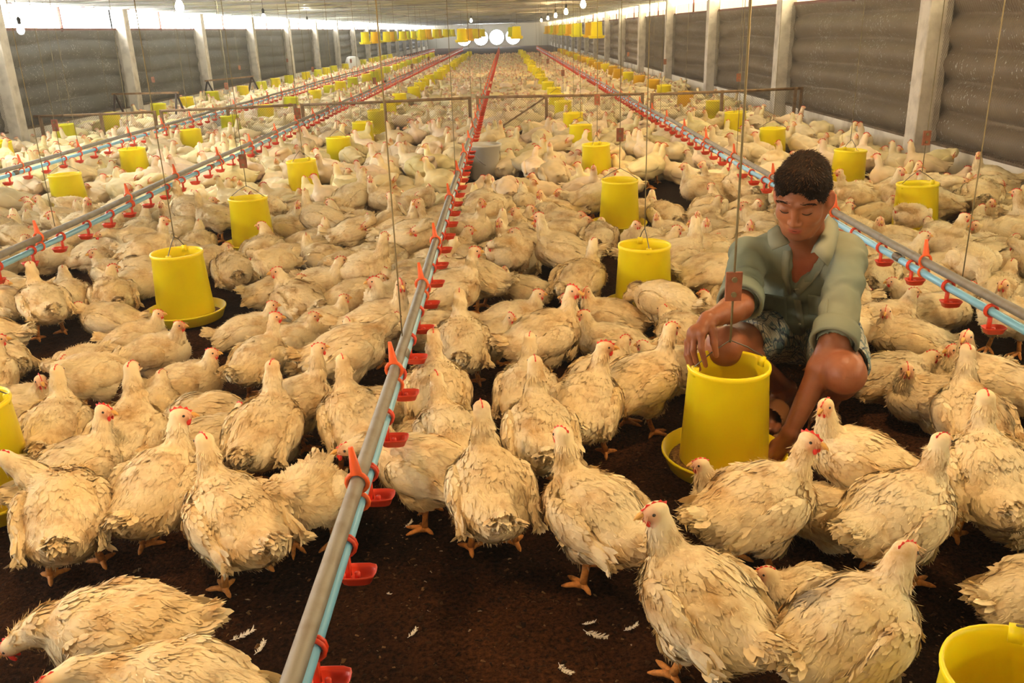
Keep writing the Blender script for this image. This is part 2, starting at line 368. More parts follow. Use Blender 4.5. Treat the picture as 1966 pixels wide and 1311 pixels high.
def feather_cards(g, P, Nn, F, ln, wd, lift, rg, col, curv=9.0):
    """overlapping feathers: P roots, Nn normals, F flow direction, ln/wd sizes"""
    n = len(P); F = F - Nn * (F * Nn).sum(1)[:, None]; F /= np.linalg.norm(F, axis=1)[:, None] + 1e-9
    a = rg.normal(0, 0.20, n); S = np.cross(Nn, F); F2 = F * np.cos(a)[:, None] + S * np.sin(a)[:, None]; S = np.cross(Nn, F2)
    ts = (0.0, 0.35, 0.75, 1.0); ws = (0.55, 1.0, 0.8, 0.0); V = []
    lf = lift * rg.uniform(0.3, 1.4, n)
    for t, w in zip(ts, ws):
        c = P + F2 * (ln * t)[:, None] + Nn * (lf * t + 0.0015 - 0.5 * curv * (ln * t) ** 2)[:, None]
        if t == 1.0: V.append(c)
        else:
            V.append(c - S * (wd * w * 0.5)[:, None] - Nn * 0.0012); V.append(c + S * (wd * w * 0.5)[:, None] - Nn * 0.0012)
    V = np.stack(V, 1); k = np.arange(n)[:, None] * 7
    Q = np.concatenate([k + np.array([[0, 1, 3, 2]]), k + np.array([[2, 3, 5, 4]])]); T = k + np.array([[4, 5, 6]])
    c = np.repeat(col * rg.uniform(0.92, 1.04, (n, 1)), 7, 0)
    c2 = np.ones((n * 7, 4)); c2[:, :3] = c; g.add(V.reshape(-1, 3), Q, T); g.c[-1] = c2

def sample_surface(P, Q, n, rg):
    A = np.linalg.norm(np.cross(P[Q[:, 2]] - P[Q[:, 0]], P[Q[:, 3]] - P[Q[:, 1]]), axis=1)
    f = rg.choice(len(Q), n, p=A / A.sum()); w = rg.dirichlet((1, 1, 1, 1), n)
    return (P[Q[f]] * w[..., None]).sum(1), f
def head_basis(yaw, pitch):
    return rz(-yaw) @ rx(pitch)                        # columns: right, forward, up

def chicken_parts(pose, seed, hi=True):
    """pose: sit, neck [(x,y,z,r)...] ending at the head, yaw, pitch of the head. Local +Y is the bird's front."""
    rg = np.random.default_rng(seed); sit = pose.get('sit', False); dz = -0.085 if sit else 0.0
    h = 0.006 if hi else 0.012
    s = SDF((-0.26, -0.27, -0.02), (0.26, 0.36, 0.50), h)
    Rb = rx(R(pose.get('tilt', 8 if sit else 20))); o = np.array((0, 0, dz)); wd = 1.05 if sit else 1.0
    s.ell(o + (0, 0, .195), (.100 * wd, .145, .098), Rb, 0.02)
    s.ell(o + (0, .075, .200), (.084 * wd, .080, .092), None, 0.03)
    s.ell(o + (0, -.100, .168), (.076 * wd, .072, .066), None, 0.03)
    s.ell(o + (0, -.035, .145), (.082 * wd, .095, .062), None, 0.03)
    for x in (-1, 1):
        s.ell(o + (x * .054, .005, .128), (.042, .056, .056), None, 0.02)
        if not sit: s.cap((x * .052, .0, .12), (x * .05, -.008, .075), .030, .016, 0.012)
    s.cap(o + (0, -.13, .185), o + (0, -.195, .215), .036, .016, 0.03)
    NK = np.array(pose['neck'], float); NK[:, 2] += dz
    s.chain(NK[:, :3], NK[:, 3], 0.018)
    HB = head_basis(pose.get('yaw', 0), pose.get('pitch', 0)); H = NK[-1, :3]
    s.ell(H + HB @ (0, .006, .002), (.0205, .028, .022), HB, 0.008)
    s.ell(H + HB @ (0, .022, -.004), (.013, .016, .013), HB, 0.008)
    # lumps of plumage
    P, Q = s.mesh(); P = smooth_mesh(P, Q, 2); Nn = normals(P, Q)
    far = np.linalg.norm(P - H, axis=1)
    P = P + Nn * (np.clip((far - 0.04) / 0.05, 0, 1) * (0.010 * vnoise(P, 19, seed) + 0.0045 * vnoise(P, 45, seed + 5)))[:, None]
    if sit: P[:, 2] = np.maximum(P[:, 2], 0.002)
    def tint(X):
        c = np.repeat(CREAM[None], len(X), 0); n1 = vnoise(X, 9, seed + 1)[:, None]
        c = c * (1 + 0.07 * n1)
        hd = np.clip(1 - np.linalg.norm(X - (H + HB @ (0, .020, -.004)), axis=1) / 0.030, 0, 1)[:, None] ** 0.55
        c = c * (1 - hd) + hd * np.array((0.78, 0.32, 0.20))
        if pose.get('stain'):
            w = np.clip(1.5 - np.linalg.norm((X - np.array((-.055, -.045, .24))) / (.035, .075, .09), axis=1), 0, 1)[:, None] * np.clip(0.9 + 1.6 * vnoise(X, 38, 77), 0, 1)[:, None] * .85
            c = c * (1 - w) + w * np.array((0.13, 0.11, 0.10))
        for cc, rr, k, pc in (((0, -.13, .13 + dz), .06, .55, (0.66, 0.36, 0.27)), (tuple(NK[0, :3] + (0, .06, -.05)), .035, .5, (0.60, 0.28, 0.22)), ((.09, -.02, .12 + dz), .03, .5, (0.5, 0.3, 0.2))):
            w = np.clip(1 - np.linalg.norm(X - np.array(cc), axis=1) / rr, 0, 1)[:, None] * k * np.clip(0.5 + vnoise(X, 40, seed + 9), 0, 1)[:, None]
            c = c * (1 - w) + w * np.array(pc)
        return c
    out = {}
    g = G(); g.add(P, Q); g.c[-1][:, :3] = tint(P)
    def flow(X):
        a, b = NK[:-1, :3], NK[1:, :3]; best = np.full(len(X), 9.); d = np.zeros_like(X)
        for i in range(len(a)):
            ba = b[i] - a[i]; t = np.clip(((X - a[i]) @ ba) / (ba @ ba), 0, 1); q = np.linalg.norm(X - a[i] - t[:, None] * ba, axis=1)
            u = q < best; best[u] = q[u]; d[u] = -ba / np.linalg.norm(ba)
        w = np.clip((0.055 - best) / 0.02, 0, 1)[:, None]
        bk = np.array((0, -0.95, -0.35)) + X * (1.5, 0, 0)
        return d * w + bk * (1 - w)
    if hi:
        n = 2600; S, f = sample_surface(P, Q, n, rg); Sn = Nn[Q[f, 0]]; Fl = flow(S)
        dh = np.linalg.norm(S - H, axis=1); keep = (dh > 0.030) & (S[:, 2] > (0.02 if sit else 0.085)); S, Sn, Fl, dh = S[keep], Sn[keep], Fl[keep], dh[keep]
        k = np.clip((dh - 0.03) / 0.11, 0, 1); ln = (0.012 + 0.022 * k) * rg.uniform(0.75, 1.3, len(S)); w = (0.006 + 0.010 * k) * rg.uniform(0.7, 1.2, len(S))
        feather_cards(g, S, Sn, Fl, ln, w, 0.0018 + 0 * k, rg, tint(S), 7.0)
        # loose down
        n = 1500; S, f = sample_surface(P, Q, n, rg); Sn = Nn[Q[f, 0]]; Fl = flow(S); dh = np.linalg.norm(S - H, axis=1); keep = (dh > 0.028); S, Sn, Fl = S[keep], Sn[keep], Fl[keep]
        feather_cards(g, S, Sn, Fl, rg.uniform(0.010, 0.024, len(S)), rg.uniform(0.0015, 0.003, len(S)), 0.010 + 0 * S[:, 0], rg, tint(S), 4.0)
    out['body'] = (g, 'feather')
    for x in (-1, 1):
        h2 = 0.006 if hi else 0.012
        w = SDF((-0.17, -0.22, 0.0), (0.17, 0.16, 0.36), h2); Rw = rx(R(14)) @ rz(x * R(5)); dr = pose.get('droop', 0.0)
        w.ell(o + (x * .090 * wd, .015, .205 - dr), (.024, .085, .060), Rw, 0.02)
        w.ell(o + (x * .086 * wd, -.070, .180 - dr), (.018, .075, .031), Rw @ rx(R(8)), 0.02)
        WP, WQ = w.mesh(); WP = smooth_mesh(WP, WQ, 2); WN = normals(WP, WQ); WP = WP + WN * (0.004 * vnoise(WP, 32, seed + 3 + x))[:, None]
        if sit: WP[:, 2] = np.maximum(WP[:, 2], 0.004)
        g = G(); g.add(WP, WQ); g.c[-1][:, :3] = tint(WP) * 0.98
        if hi:
            S, f = sample_surface(WP, WQ, 520, rg); Sn = WN[WQ[f, 0]]; Fl = np.repeat(np.array([[0.0, -1.0, -0.28]]), len(S), 0)
            k = np.clip((0.08 - S[:, 1]) / 0.2, 0, 1); feather_cards(g, S, Sn, Fl, 0.020 + 0.024 * k, 0.012 + 0.004 * k, 0.0016 + 0 * k, rg, tint(S), 6.0)
            # flight feathers closing at the tail end
            m = 9; t = np.linspace(0, 1, m); S = np.stack([np.full(m, x * .088 * wd), -.075 - .035 * t, .150 + .045 * t + dz - dr], 1); Sn = np.repeat(np.array([[x * 1.0, 0, 0.1]]), m, 0)
            feather_cards(g, S, Sn / np.linalg.norm(Sn, axis=1)[:, None], np.repeat(np.array([[-x * 0.25, -1.0, -0.20]]), m, 0), np.full(m, .062), np.full(m, .019), 0.001 + 0 * t, rg, tint(S) * 0.97, 1.0)
        out['wing' if x < 0 else 'wing_'] = (g, 'feather')
    g = G(); m = 26 if hi else 8; tp = pose.get('tail', 5)
    t = np.linspace(-1, 1, m); S = np.stack([0.028 * t, np.full(m, -.150) - 0.012 * rg.random(m), np.full(m, .195 + dz) + 0.018 * rg.random(m)], 1)
    Fl = np.stack([0.28 * t, np.full(m, -1.0), np.full(m, math.tan(R(tp))) + rg.normal(0, .10, m)], 1)
    Sn = np.stack([0.3 * t, np.full(m, .25), np.ones(m)], 1); Sn /= np.linalg.norm(Sn, axis=1)[:, None]
    feather_cards(g, S, Sn, Fl, rg.uniform(.045, .075, m), rg.uniform(.016, .024, m), 0.003 + 0 * t, rg, tint(S), 1.0)
    if hi:
        g.tube([(0, -.13, .19 + dz), (0, -.19, .212 + dz), (0, -.212, .222 + dz)], [.03, .018, .004], 10); g.c[-1][:, :3] = CREAM
        m = 90; a = rg.uniform(0, 2 * pi, m); q = rg.random(m); S = np.stack([.024 * np.cos(a), -.14 - .05 * q, .198 + dz + .024 * q + .022 * np.sin(a)], 1); Sn = np.stack([np.cos(a), 0 * a, np.sin(a)], 1)
        feather_cards(g, S, Sn, np.repeat(np.array([[0, -1., .35]]), m, 0), rg.uniform(.02, .04, m), rg.uniform(.006, .012, m), .006 + 0 * a, rg, tint(S), 1.0)
    out['tail'] = (g, 'feather')
    def hp(x, y, z): return H + HB @ np.array((x, y, z))
    # comb: a thin serrated ridge
    pts = [(.030, .004), (.036, .017), (.026, .019), (.022, .031), (.013, .025), (.006, .036), (-.002, .026), (-.010, .033), (-.014, .021), (-.022, .023), (-.020, .010)]
    cs_ = 0.62 * pose.get('comb', 1.0); base = [(.030, .010), (.030, .012), (.022, .014), (.018, .016), (.012, .018), (.006, .018), (0, .019), (-.008, .018), (-.012, .017), (-.018, .013), (-.018, .008)]
    g = G(); V = []
    for i, ((y, z), (by, bz)) in enumerate(zip(pts, base)):
        zz = bz + (z - bz) * cs_
        V += [hp(-.0026, by, bz - .003), hp(.0026, by, bz - .003), hp(-.0008, y, zz), hp(.0008, y, zz)]
    Q2 = []
    for i in range(len(pts) - 1):
        a, b = i * 4, i * 4 + 4; Q2 += [[a, b, b + 2, a + 2], [a + 1, a + 3, b + 3, b + 1], [a + 2, b + 2, b + 3, a + 3]]
    g.add(V, Q2); out['comb'] = (g, 'comb_red')
    g = G()
    op = pose.get('open', 0.0)
    g.tube([hp(0, .030, .001), hp(0, .040, .0015), hp(0, .049, -.0035), hp(0, .0535, -.0085)], [.0085, .0068, .0036, .0006], 8)
    g.tube([hp(0, .029, -.006), hp(0, .038, -.0075 - op), hp(0, .046, -.0085 - 2 * op)], [.0065, .0048, .001], 8)
    out['beak'] = (g, 'beak_horn')
    if hi:
        g = G()
        for x in (-1, 1):
            g.lathe([(0, 0.0085), (.0048, .006), (.0066, 0), (.0062, -.006), (.0035, -.011), (0, -.0125)], 8, hp(x * .008, .025, -.019), mx=HB @ np.diag((.55, 1, 1.15)))
        out['wattle'] = (g, 'comb_red')
        for x in (-1, 1):
            g = G(); a = np.linspace(-pi / 2, pi / 2, 6); g.lathe([(.0044 * cos(t), .0044 * sin(t)) for t in a], 8, hp(x * .0180, .0145, .0045)); out['eye' if x < 0 else 'eye_'] = (g, 'eye_dark')
    # legs
    for x in (-1, 1):
        g = G(); n = 8 if hi else 5
        st = pose.get('step', 0.0) * x
        if sit:
            if not pose.get('legs', False): continue
            F = np.array((x * .105, .07, .012)); g.tube([(x * .07, .02, .05), (x * .10, .04, .02), F], [.012, .009, .0095], n)
        else:
            F = np.array((x * .058, .005 + st, .012)); K = np.array((x * .050, -.012 + st * .3, .085))
            g.tube([(x * .05, -.004, .11), K, (K + F) / 2, F + (0, -.002, .012)], [.017, .0115, .0088, .010], n)
        for a, ln in ((0, .070), (R(38), .056), (R(-38), .056), (R(172), .030)):
            a = a - x * R(8); d = np.array((sin(a), cos(a), 0))
            g.tube([F + (0, 0, .006), F + d * ln * .35 + (0, 0, .004), F + d * ln * .75 + (0, 0, -.002), F + d * ln + (0, 0, -.006)], [.0095, .0068, .0058, .002], n)
        out['leg' if x < 0 else 'leg_'] = (g, 'leg_orange')
    return out

POSES = {
 'up':    dict(neck=[(0, .085, .245, .052), (0, .118, .290, .031), (0, .126, .342, .0255), (0, .134, .392, .022)], pitch=R(-6), step=.012),
 'stained': dict(neck=[(0, .085, .245, .052), (0, .120, .285, .031), (0, .135, .320, .0255), (0, .145, .352, .022)], pitch=R(-6), step=.012, stain=True),
 'upL':   dict(neck=[(0, .085, .245, .052), (-.012, .114, .290, .031), (-.022, .120, .342, .0255), (-.030, .124, .390, .022)], yaw=R(-75), pitch=R(-8), step=-.015),
 'upR':   dict(neck=[(0, .085, .245, .052), (.012, .114, .290, .031), (.022, .120, .342, .0255), (.030, .124, .390, .022)], yaw=R(70), pitch=R(-5), step=.018, comb=1.35),
 'leanL': dict(neck=[(-.02, .085, .240, .056), (-.065, .12, .278, .031), (-.095, .135, .312, .025), (-.118, .142, .342, .022)], yaw=R(-60), pitch=R(-12), step=.01),
 'tall':  dict(neck=[(0, .080, .25, .060), (0, .105, .305, .031), (0, .108, .355, .0255), (0, .116, .414, .022)], pitch=R(0), step=.0, tail=-25),
 'peck':  dict(neck=[(0, .100, .220, .060), (0, .165, .215, .042), (0, .205, .175, .028), (0, .222, .130, .022)], pitch=R(-62), step=.02, tilt=-6),
 'reach': dict(neck=[(0, .100, .222, .060), (0, .160, .225, .042), (0, .205, .205, .029), (0, .238, .178, .023)], pitch=R(-38), step=.02, tilt=2),
 'drink': dict(neck=[(-.01, .095, .235, .058), (-.035, .160, .265, .031), (-.055, .200, .280, .026), (-.080, .222, .275, .022)], yaw=R(-50), pitch=R(4), step=.015),
 'preen': dict(neck=[(0, .09, .24, .058), (.02, .125, .275, .031), (.070, .125, .285, .0255), (.098, .085, .262, .022)], yaw=R(160), pitch=R(-35), step=.0),
 'sit':   dict(sit=True, neck=[(0, .085, .235, .056), (0, .118, .275, .036), (0, .126, .310, .026), (0, .134, .345, .022)], pitch=R(-4)),
 'sitL':  dict(sit=True, neck=[(0, .085, .235, .056), (-.012, .115, .275, .036), (-.020, .120, .310, .026), (-.028, .122, .342, .022)], yaw=R(-80), pitch=R(-4)),
 'sitR':  dict(sit=True, neck=[(0, .085, .235, .056), (.012, .115, .275, .036), (.020, .120, .305, .026), (.028, .122, .335, .022)], yaw=R(65), pitch=R(-6), legs=True, comb=1.3),
 'low':   dict(sit=True, neck=[(0, .090, .225, .058), (0, .130, .245, .031), (0, .148, .262, .0255), (0, .160, .285, .022)], pitch=R(-8)),
 'sleep': dict(sit=True, neck=[(0, .095, .215, .058), (0, .145, .205, .031), (0, .175, .185, .0255), (0, .195, .160, .022)], pitch=R(-30)),
}
_LIB = {}
def squat(g, sit):
    """broiler proportions: broad low body on stout legs"""
    for V in g.v:
        V[:, 1] *= .90
        V[:, 2] = V[:, 2] * .81 + (0 if sit else .022 * np.clip(V[:, 2] / .075, 0, 1))
    return g
def chicken_template(pose, lod):
    """meshes are shared by every bird in the same pose"""
    if (pose, lod) not in _LIB:
        parts = chicken_parts(POSES[pose], sum(map(ord, pose)), lod == 0); d = {}
        for k, (g, mt) in parts.items():
            nm = k.rstrip('_'); squat(g, POSES[pose].get('sit')); d[k] = g.mesh('chicken_' + nm, mt, True, mt == 'feather')
        _LIB[(pose, lod)] = d
    return _LIB[(pose, lod)]
def chicken(pose, x, y, heading, scale=1.0, lod=0, label=None, group=None, z=0.0):
    """heading in degrees: 0 faces the far end, 90 faces right, 180 faces the camera"""
    r = empty('chicken', (x, y, z), -R(heading)); r.scale = (scale,) * 3
    for k, me in chicken_template(pose, lod).items():
        o = bpy.data.objects.new(k.rstrip('_'), me); COL.objects.link(o); o.parent = r
    tag(r, label, 'chicken', group); r['px'] = 0; del r['px']
    return r
# ------------------------------------------------------------------ the shed
def floor_fn(U, V):
    P = np.stack([U, V, 0 * U], -1)
    P[..., 2] = 0.010 * vnoise(P, 2.2, 4) + 0.005 * vnoise(P, 9, 5) + (0.0035 * vnoise(P, 40, 6) if U.size < 2e6 else 0) - 0.006
    return P
def graded(a, b, s0, s1):
    v = [a]; 
    while v[-1] < b: v.append(v[-1] + s0 + (s1 - s0) * min(1, max(0, (v[-1] - 3.0) / 12)))
    v[-1] = b; return v
g = G(); g.grid(floor_fn, np.concatenate([np.arange(XL, -2.2, 0.10), np.arange(-2.2, 2.2, 0.022), np.arange(2.2, XR + 0.05, 0.08)]), [YB] + graded(0.6, 6.0, 0.022, 0.03) + graded(6.1, YF, 0.08, 0.8))
fl = struct(g.obj('floor', 'litter'))
def slab(name, lo, hi, m, smooth=False):
    g = G(); lo = np.array(lo); hi = np.array(hi); g.box((lo + hi) / 2, hi - lo); return struct(g.obj(name, m, smooth=smooth))
# low whitewashed walls with a timber sill
for sd, x0, x1 in (('left', XL - 0.14, XL), ('right', XR, XR + 0.14)):
    g = G()
    def wf(U, V, xx=(x1 if sd == 'left' else x0)):
        P = np.stack([xx + 0 * U, U, V], -1); P[..., 0] += 0.004 * vnoise(P, 4, 3); return P
    g.box(((x0 + x1) / 2, (YB + YF) / 2, ZW / 2 - 0.05), (x1 - x0, YF - YB, ZW + 0.1))
    g.box(((x0 + x1) / 2, (YB + YF) / 2, ZW + 0.008), (x1 - x0 + 0.02, YF - YB, 0.022), m=1)
    struct(g.obj('wall_' + sd, ['whitewash', 'wall_timber'], smooth=False))
slab('wall_front', (XL - 0.14, YF, -0.1), (XR + 0.14, YF + 0.15, 2.0), 'end_board')
# near end wall: doorway behind the photographer
g = G(); g.box((XL / 2 - 2.15, YB - .06, 1.0), (abs(XL) - 4.3, .12, 2.1)); g.box((3.1, YB - .06, 1.0), (1.4, .12, 2.1)); g.box((-0.9, YB - .06, 1.92), (7, .12, .2)); struct(g.obj('wall_back', 'end_board', smooth=False))
g = G(); g.box((0.3 - 1.35, YB - 1.2, -.03), (12, 2.4, .05)); struct(g.obj('floor_threshold', 'concrete', smooth=False))
# ceiling of ribbed foil sheet
def cf(U, V):
    s = (V / 0.62) % 1.0; rib = np.clip(1 - np.abs(s - 0.5) / 0.07, 0, 1); P = np.stack([U, V, ZC + 0.0 * U], -1)
    P[..., 2] += -0.030 * rib - 0.035 * np.abs(np.sin(pi * V / 1.24)) + 0.022 * vnoise(np.stack([U, V, 0 * U], -1), 1.3, 8) + 0.02 * (((U + 6.4) % 0.84) < 0.05)
    return P
g = G(); g.grid(cf, np.linspace(XL - .14, XR + .14, 60), np.arange(YB - .1, YF + .1, 0.043)); struct(g.obj('ceiling', 'foil'))
# columns, curtains, the bright strip under the ceiling
def curtain_mesh(sd, ya, yb, seed):
    g = G(); X = XL - 0.125 if sd < 0 else XR + 0.125
    def fn(U, V):
        P = np.stack([0 * U, U, V], -1); t = (V - ZW) / (ZS - ZW); q = t * 4.6 + 0.14 * vnoise(np.stack([U, 0 * U, V], -1), 0.9, seed)
        bul = np.abs(np.sin(pi * q)) ** 0.7; P[..., 0] = X - sd * (0.100 * bul + 0.012 * vnoise(P, 3, seed + 2) + 0.005 * vnoise(P, 12, seed)); return P
    n = 36 if ya < 16 else 10
    g.grid(fn, np.linspace(ya, yb, n), np.linspace(ZW + .01, ZS, 64 if ya < 30 else 30)); return g
bayL = [11.4 - 3.8 * k for k in range(4, 0, -1)] + [11.4 + 3.8 * k for k in range(0, 17)]
bayR = [7.75 - 4.15 * k for k in range(3, 0, -1)] + [7.75 + 4.15 * k for k in range(0, 17)]
wn = tn = 1
for sd, ys, word in ((-1, bayL, 'left'), (1, bayR, 'right')):
    X = XL if sd < 0 else XR
    ys = [y for y in ys if YB < y < YF]; ed = [YB] + ys + [YF]
    for y in ys:
        g = G(); c = (X - sd * 0.055, y, ZC / 2); g.box(c, (0.20, 0.20, ZC)); o = g.obj('trim_%d' % tn, 'concrete', smooth=False); struct(o); tn += 1
        bv = o.modifiers.new('bevel', 'BEVEL'); bv.width = 0.008; bv.segments = 1
    near = 0
    for k in range(len(ed) - 1):
        a, b = ed[k] + .10, ed[k + 1] - .10  # between the columns
        if b - a < .3: continue
        o = curtain_mesh(sd, a - .17, b + .17, 20 + k).obj('roll_curtain', 'curtain_grey' if sd < 0 else 'curtain_brown')
        cx = sd < 0
        vis = ed[k + 1] > (7 if sd < 0 else 4)
        if vis:
            nm = ('grey' if cx else 'brown') + ' plastic roll curtain of the ' + word + ' wall, ' + (ordn(near) + ' bay' if near else 'nearest bay in view'); near += 1
        else: nm = ('grey' if cx else 'brown') + ' plastic roll curtain on the ' + word + ' wall, beside the photographer'
        tag(o, nm, 'curtain', 'roll curtains on the ' + word + ' wall')
        # opening with daylight
        g = G(); g.box((X + sd * 0.11, (a + b) / 2, (ZS + ZC) / 2), (0.012, b - a + .1, ZC - ZS)); w = g.obj('window_%d' % wn, 'daylight_cool' if sd < 0 else 'daylight_warm', smooth=False); struct(w); wn += 1
        g = G(); g.beam((X + sd * .02, a - .02, ZS), (X + sd * .02, b + .02, ZS), .03, .035); g.beam((X + sd * .02, a - .02, ZC - .012), (X + sd * .02, b + .02, ZC - .012), .03, .03)
        g.obj('window_frame', 'red_angle', w, smooth=False)
        g = G(); g.beam((X + sd * .02, (a + b) / 2, ZS - .03), (X + sd * .02, (a + b) / 2, ZC), .03, .03, up=(1, 0, 0)); g.obj('mullion', 'red_angle', w, smooth=False)
        if sd > 0:
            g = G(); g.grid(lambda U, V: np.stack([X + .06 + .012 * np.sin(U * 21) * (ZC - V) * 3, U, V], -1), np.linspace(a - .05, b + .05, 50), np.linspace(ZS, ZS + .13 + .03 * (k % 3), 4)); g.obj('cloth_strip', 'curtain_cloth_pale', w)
    # wire netting stretched over the curtains
def net(g, fn, L, Hh, s, r):
    """diamond netting over a rectangle L x Hh, fn(u, v) -> points"""
    V = []; n = int((L + Hh) / s)
    for sgn in (1, -1):
        for i in range(n):
            u0 = i * s - (Hh if sgn > 0 else 0); a = np.array([u0, 0.]) if sgn > 0 else np.array([u0, Hh]); b = a + (Hh, Hh * sgn) 
            t0 = max(0, -a[0] / Hh); t1 = min(1, (L - a[0]) / Hh)
            if t1 <= t0: continue
            V.append((a + (b - a) * t0, a + (b - a) * t1))
    V = np.array(V); A = fn(V[:, 0, 0], V[:, 0, 1]); B = fn(V[:, 1, 0], V[:, 1, 1]); D = B - A; D /= np.linalg.norm(D, axis=1)[:, None]
    nn = np.cross(fn(np.array([1.]), np.array([0.]))[0] - fn(np.array([0.]), np.array([0.]))[0], fn(np.array([0.]), np.array([1.]))[0] - fn(np.array([0.]), np.array([0.]))[0]); nn /= np.linalg.norm(nn)
    S = np.cross(D, nn); out = []
    for P in (A, B): out += [P + nn * r, P - nn * r * .5 + S * r * .87, P - nn * r * .5 - S * r * .87]
    W = np.stack(out, 1).reshape(-1, 3); k = np.arange(len(A))[:, None] * 6
    g.add(W, np.concatenate([k + np.array([[0, 1, 4, 3]]), k + np.array([[1, 2, 5, 4]]), k + np.array([[2, 0, 3, 5]])]))
for sd, y0, y1, word in ((-1, 7.6, 34, 'left'), (1, 3.6, 24, 'right')):
    X = XL + .012 if sd < 0 else XR - .012
    g = G(); net(g, lambda u, v: np.stack([X + 0 * u, y0 + u, ZW + v], -1), y1 - y0, ZS - ZW, .034, .0011)
    o = g.obj('wire_netting', 'netting_wire', smooth=False); tag(o, 'fine diamond wire netting stretched over the curtains of the ' + word + ' wall', 'netting')

# fans in the far wall
for i, x in enumerate((-3.42, -2.02, -0.72, 0.62)):
    r = .60; t = empty('exhaust_fan', (x, YF - .06, .74)); tag(t, ['leftmost', 'second from left', 'second from right', 'rightmost'][i] + ' of the four round fans bright with daylight, far end wall', 'fan', 'exhaust fans in the far wall')
    M = rx(pi / 2); g = G(); g.lathe([(r - .02, -.05), (r + .04, -.05), (r + .04, .05), (r - .02, .05), (r - .02, -.05)], 32, mx=M); g.obj('fan_ring', 'fan_steel', t)
    g = G(); g.lathe([(0.001, 0), (r - .01, 0)], 32, (0, .03, 0), mx=M); g.obj('daylight_opening', 'daylight_cool', t)
    g = G(); g.lathe([(0.001, .03), (.07, .03), (.07, -.03), (.001, -.03)], 12, mx=M); g.obj('hub', 'fan_steel', t)
    for k in range(5):
        a = k * 2 * pi / 5 + i * .4; g = G(); g.grid(lambda U, V: np.stack([U * np.cos(a + V * .18) , -.02 * V / .5 + 0 * U, U * np.sin(a + V * .18)], -1), np.linspace(.06, r - .05, 6), np.linspace(-.22, .22, 4)); g.obj('blade', 'fan_steel', t)
# ------------------------------------------------------------------ feeders
ROWS = {  # x, list of distances of the feeders down the shed
 'middle right': [(.63, 2.36), (.61, 3.87), (.72, 5.67), (.76, 7.54), (.75, 9.15), (.78, 10.5), (.77, 12.3)],
 'middle left': [(-1.575, 2.25), (-1.60, 4.01), (-1.66, 5.43), (-1.68, 7.1), (-1.69, 8.7), (-1.69, 10.2), (-1.74, 11.8), (-1.79, 13.3)],
 'left': [(-3.45, 6.74), (-3.57, 8.31), (-3.60, 9.98), (-3.66, 11.7), (-3.62, 13.3)],
 'far left': [(-5.42, 9.35), (-5.58, 11.14), (-5.70, 12.76), (-5.66, 14.4)],
 'right': [(2.48, 5.19), (2.62, 6.7), (2.50, 8.3), (2.58, 9.98), (2.70, 11.55), (2.66, 13.3)],
}
def feeder_parts(hi=True):
    n = 40 if hi else 16; d = {}
    g = G(); g.lathe([(.131, .030), (.134, .032), (.117, .322), (.121, .325), (.1225, .333), (.121, .341), (.1165, .341), (.114, .333), (.1135, .320), (.128, .040), (.128, .030), (.131, .030)], n)
    if hi:
        for a in (0, pi): g.box((.112 * cos(a), .112 * sin(a), .333), (.014, .022, .03))
    d['tube'] = (g, 0)
    g = G(); g.lathe([(.001, .0), (.15, .0), (.168, .008), (.186, .052), (.189, .054), (.189, .060), (.184, .061), (.164, .018), (.145, .010), (.001, .012)], n); g.lathe([(.060, .012), (.030, .05), (.001, .06)], n // 2); d['pan'] = (g, 0)
    g = G(); g.lathe([(.001, .040), (.09, .034), (.125, .030), (.150, .026), (.168, .020)], n); d['feed'] = (g, 'feed')
    g = G(); a = np.linspace(0, pi, 9) if hi else np.linspace(0, pi, 3)
    g.tube([(-.113, 0, .325), (-.118, 0, .345), (-.06, 0, .385), (0, 0, .415), (.06, 0, .385), (.118, 0, .345), (.113, 0, .325)], .0022, 6); d['handle'] = (g, 'steel_wire')
    return d
_FM = {}
def feeder(x, y, z, rz_, label, lod, tint='yellow_plastic', tilt=0.0, group=None):
    if (lod, tint) not in _FM:
        _FM[(lod, tint)] = {k: g.mesh('feeder_' + k, tint if m == 0 else m, True) for k, (g, m) in feeder_parts(lod == 0).items()}
    t = empty('feeder', (x, y, z), rz_); t.rotation_euler = (tilt, tilt * .6, rz_)
    for k, me in _FM[(lod, tint)].items():
        if lod == 2 and k == 'feed': continue
        o = bpy.data.objects.new(k, me); COL.objects.link(o); o.parent = t
    return tag(t, label, 'feeder', group)
def rope(x, y, z0, label, group, toggle=None, r=.0028, lean=(0, 0), m='rope'):
    g = G(); z1 = ZC - .01; P = [(x + lean[0] * t, y + lean[1] * t, z0 + (z1 - z0) * t) for t in np.linspace(0, 1, 5)]
    g.tube(P, r, 5); e = empty('hanging_rope', (0, 0, 0))
    e.location = P[0]; o = g.obj('cord', m, e); o.location = (-P[0][0], -P[0][1], -P[0][2])
    if toggle:
        zt = z0 + toggle; tt = toggle / (z1 - z0); cx, cy = x + lean[0] * tt, y + lean[1] * tt
        g = G(); g.box((cx, cy, zt), (.046, .010, .085)); 
        for q in (-.022, .022): g.tube([(cx, cy - .012, zt + q), (cx, cy + .012, zt + q)], .008, 8, m=1)
        o = g.obj('toggle_block', ['red_wood', 'rope'], e, smooth=False); o.location = (-P[0][0], -P[0][1], -P[0][2])
    return tag(e, label, 'rope', group)
FEEDERS = []
SHORT = {'middle right': 'centre-right', 'middle left': 'centre-left', 'left': 'left', 'far left': 'far-left', 'right': 'right'}
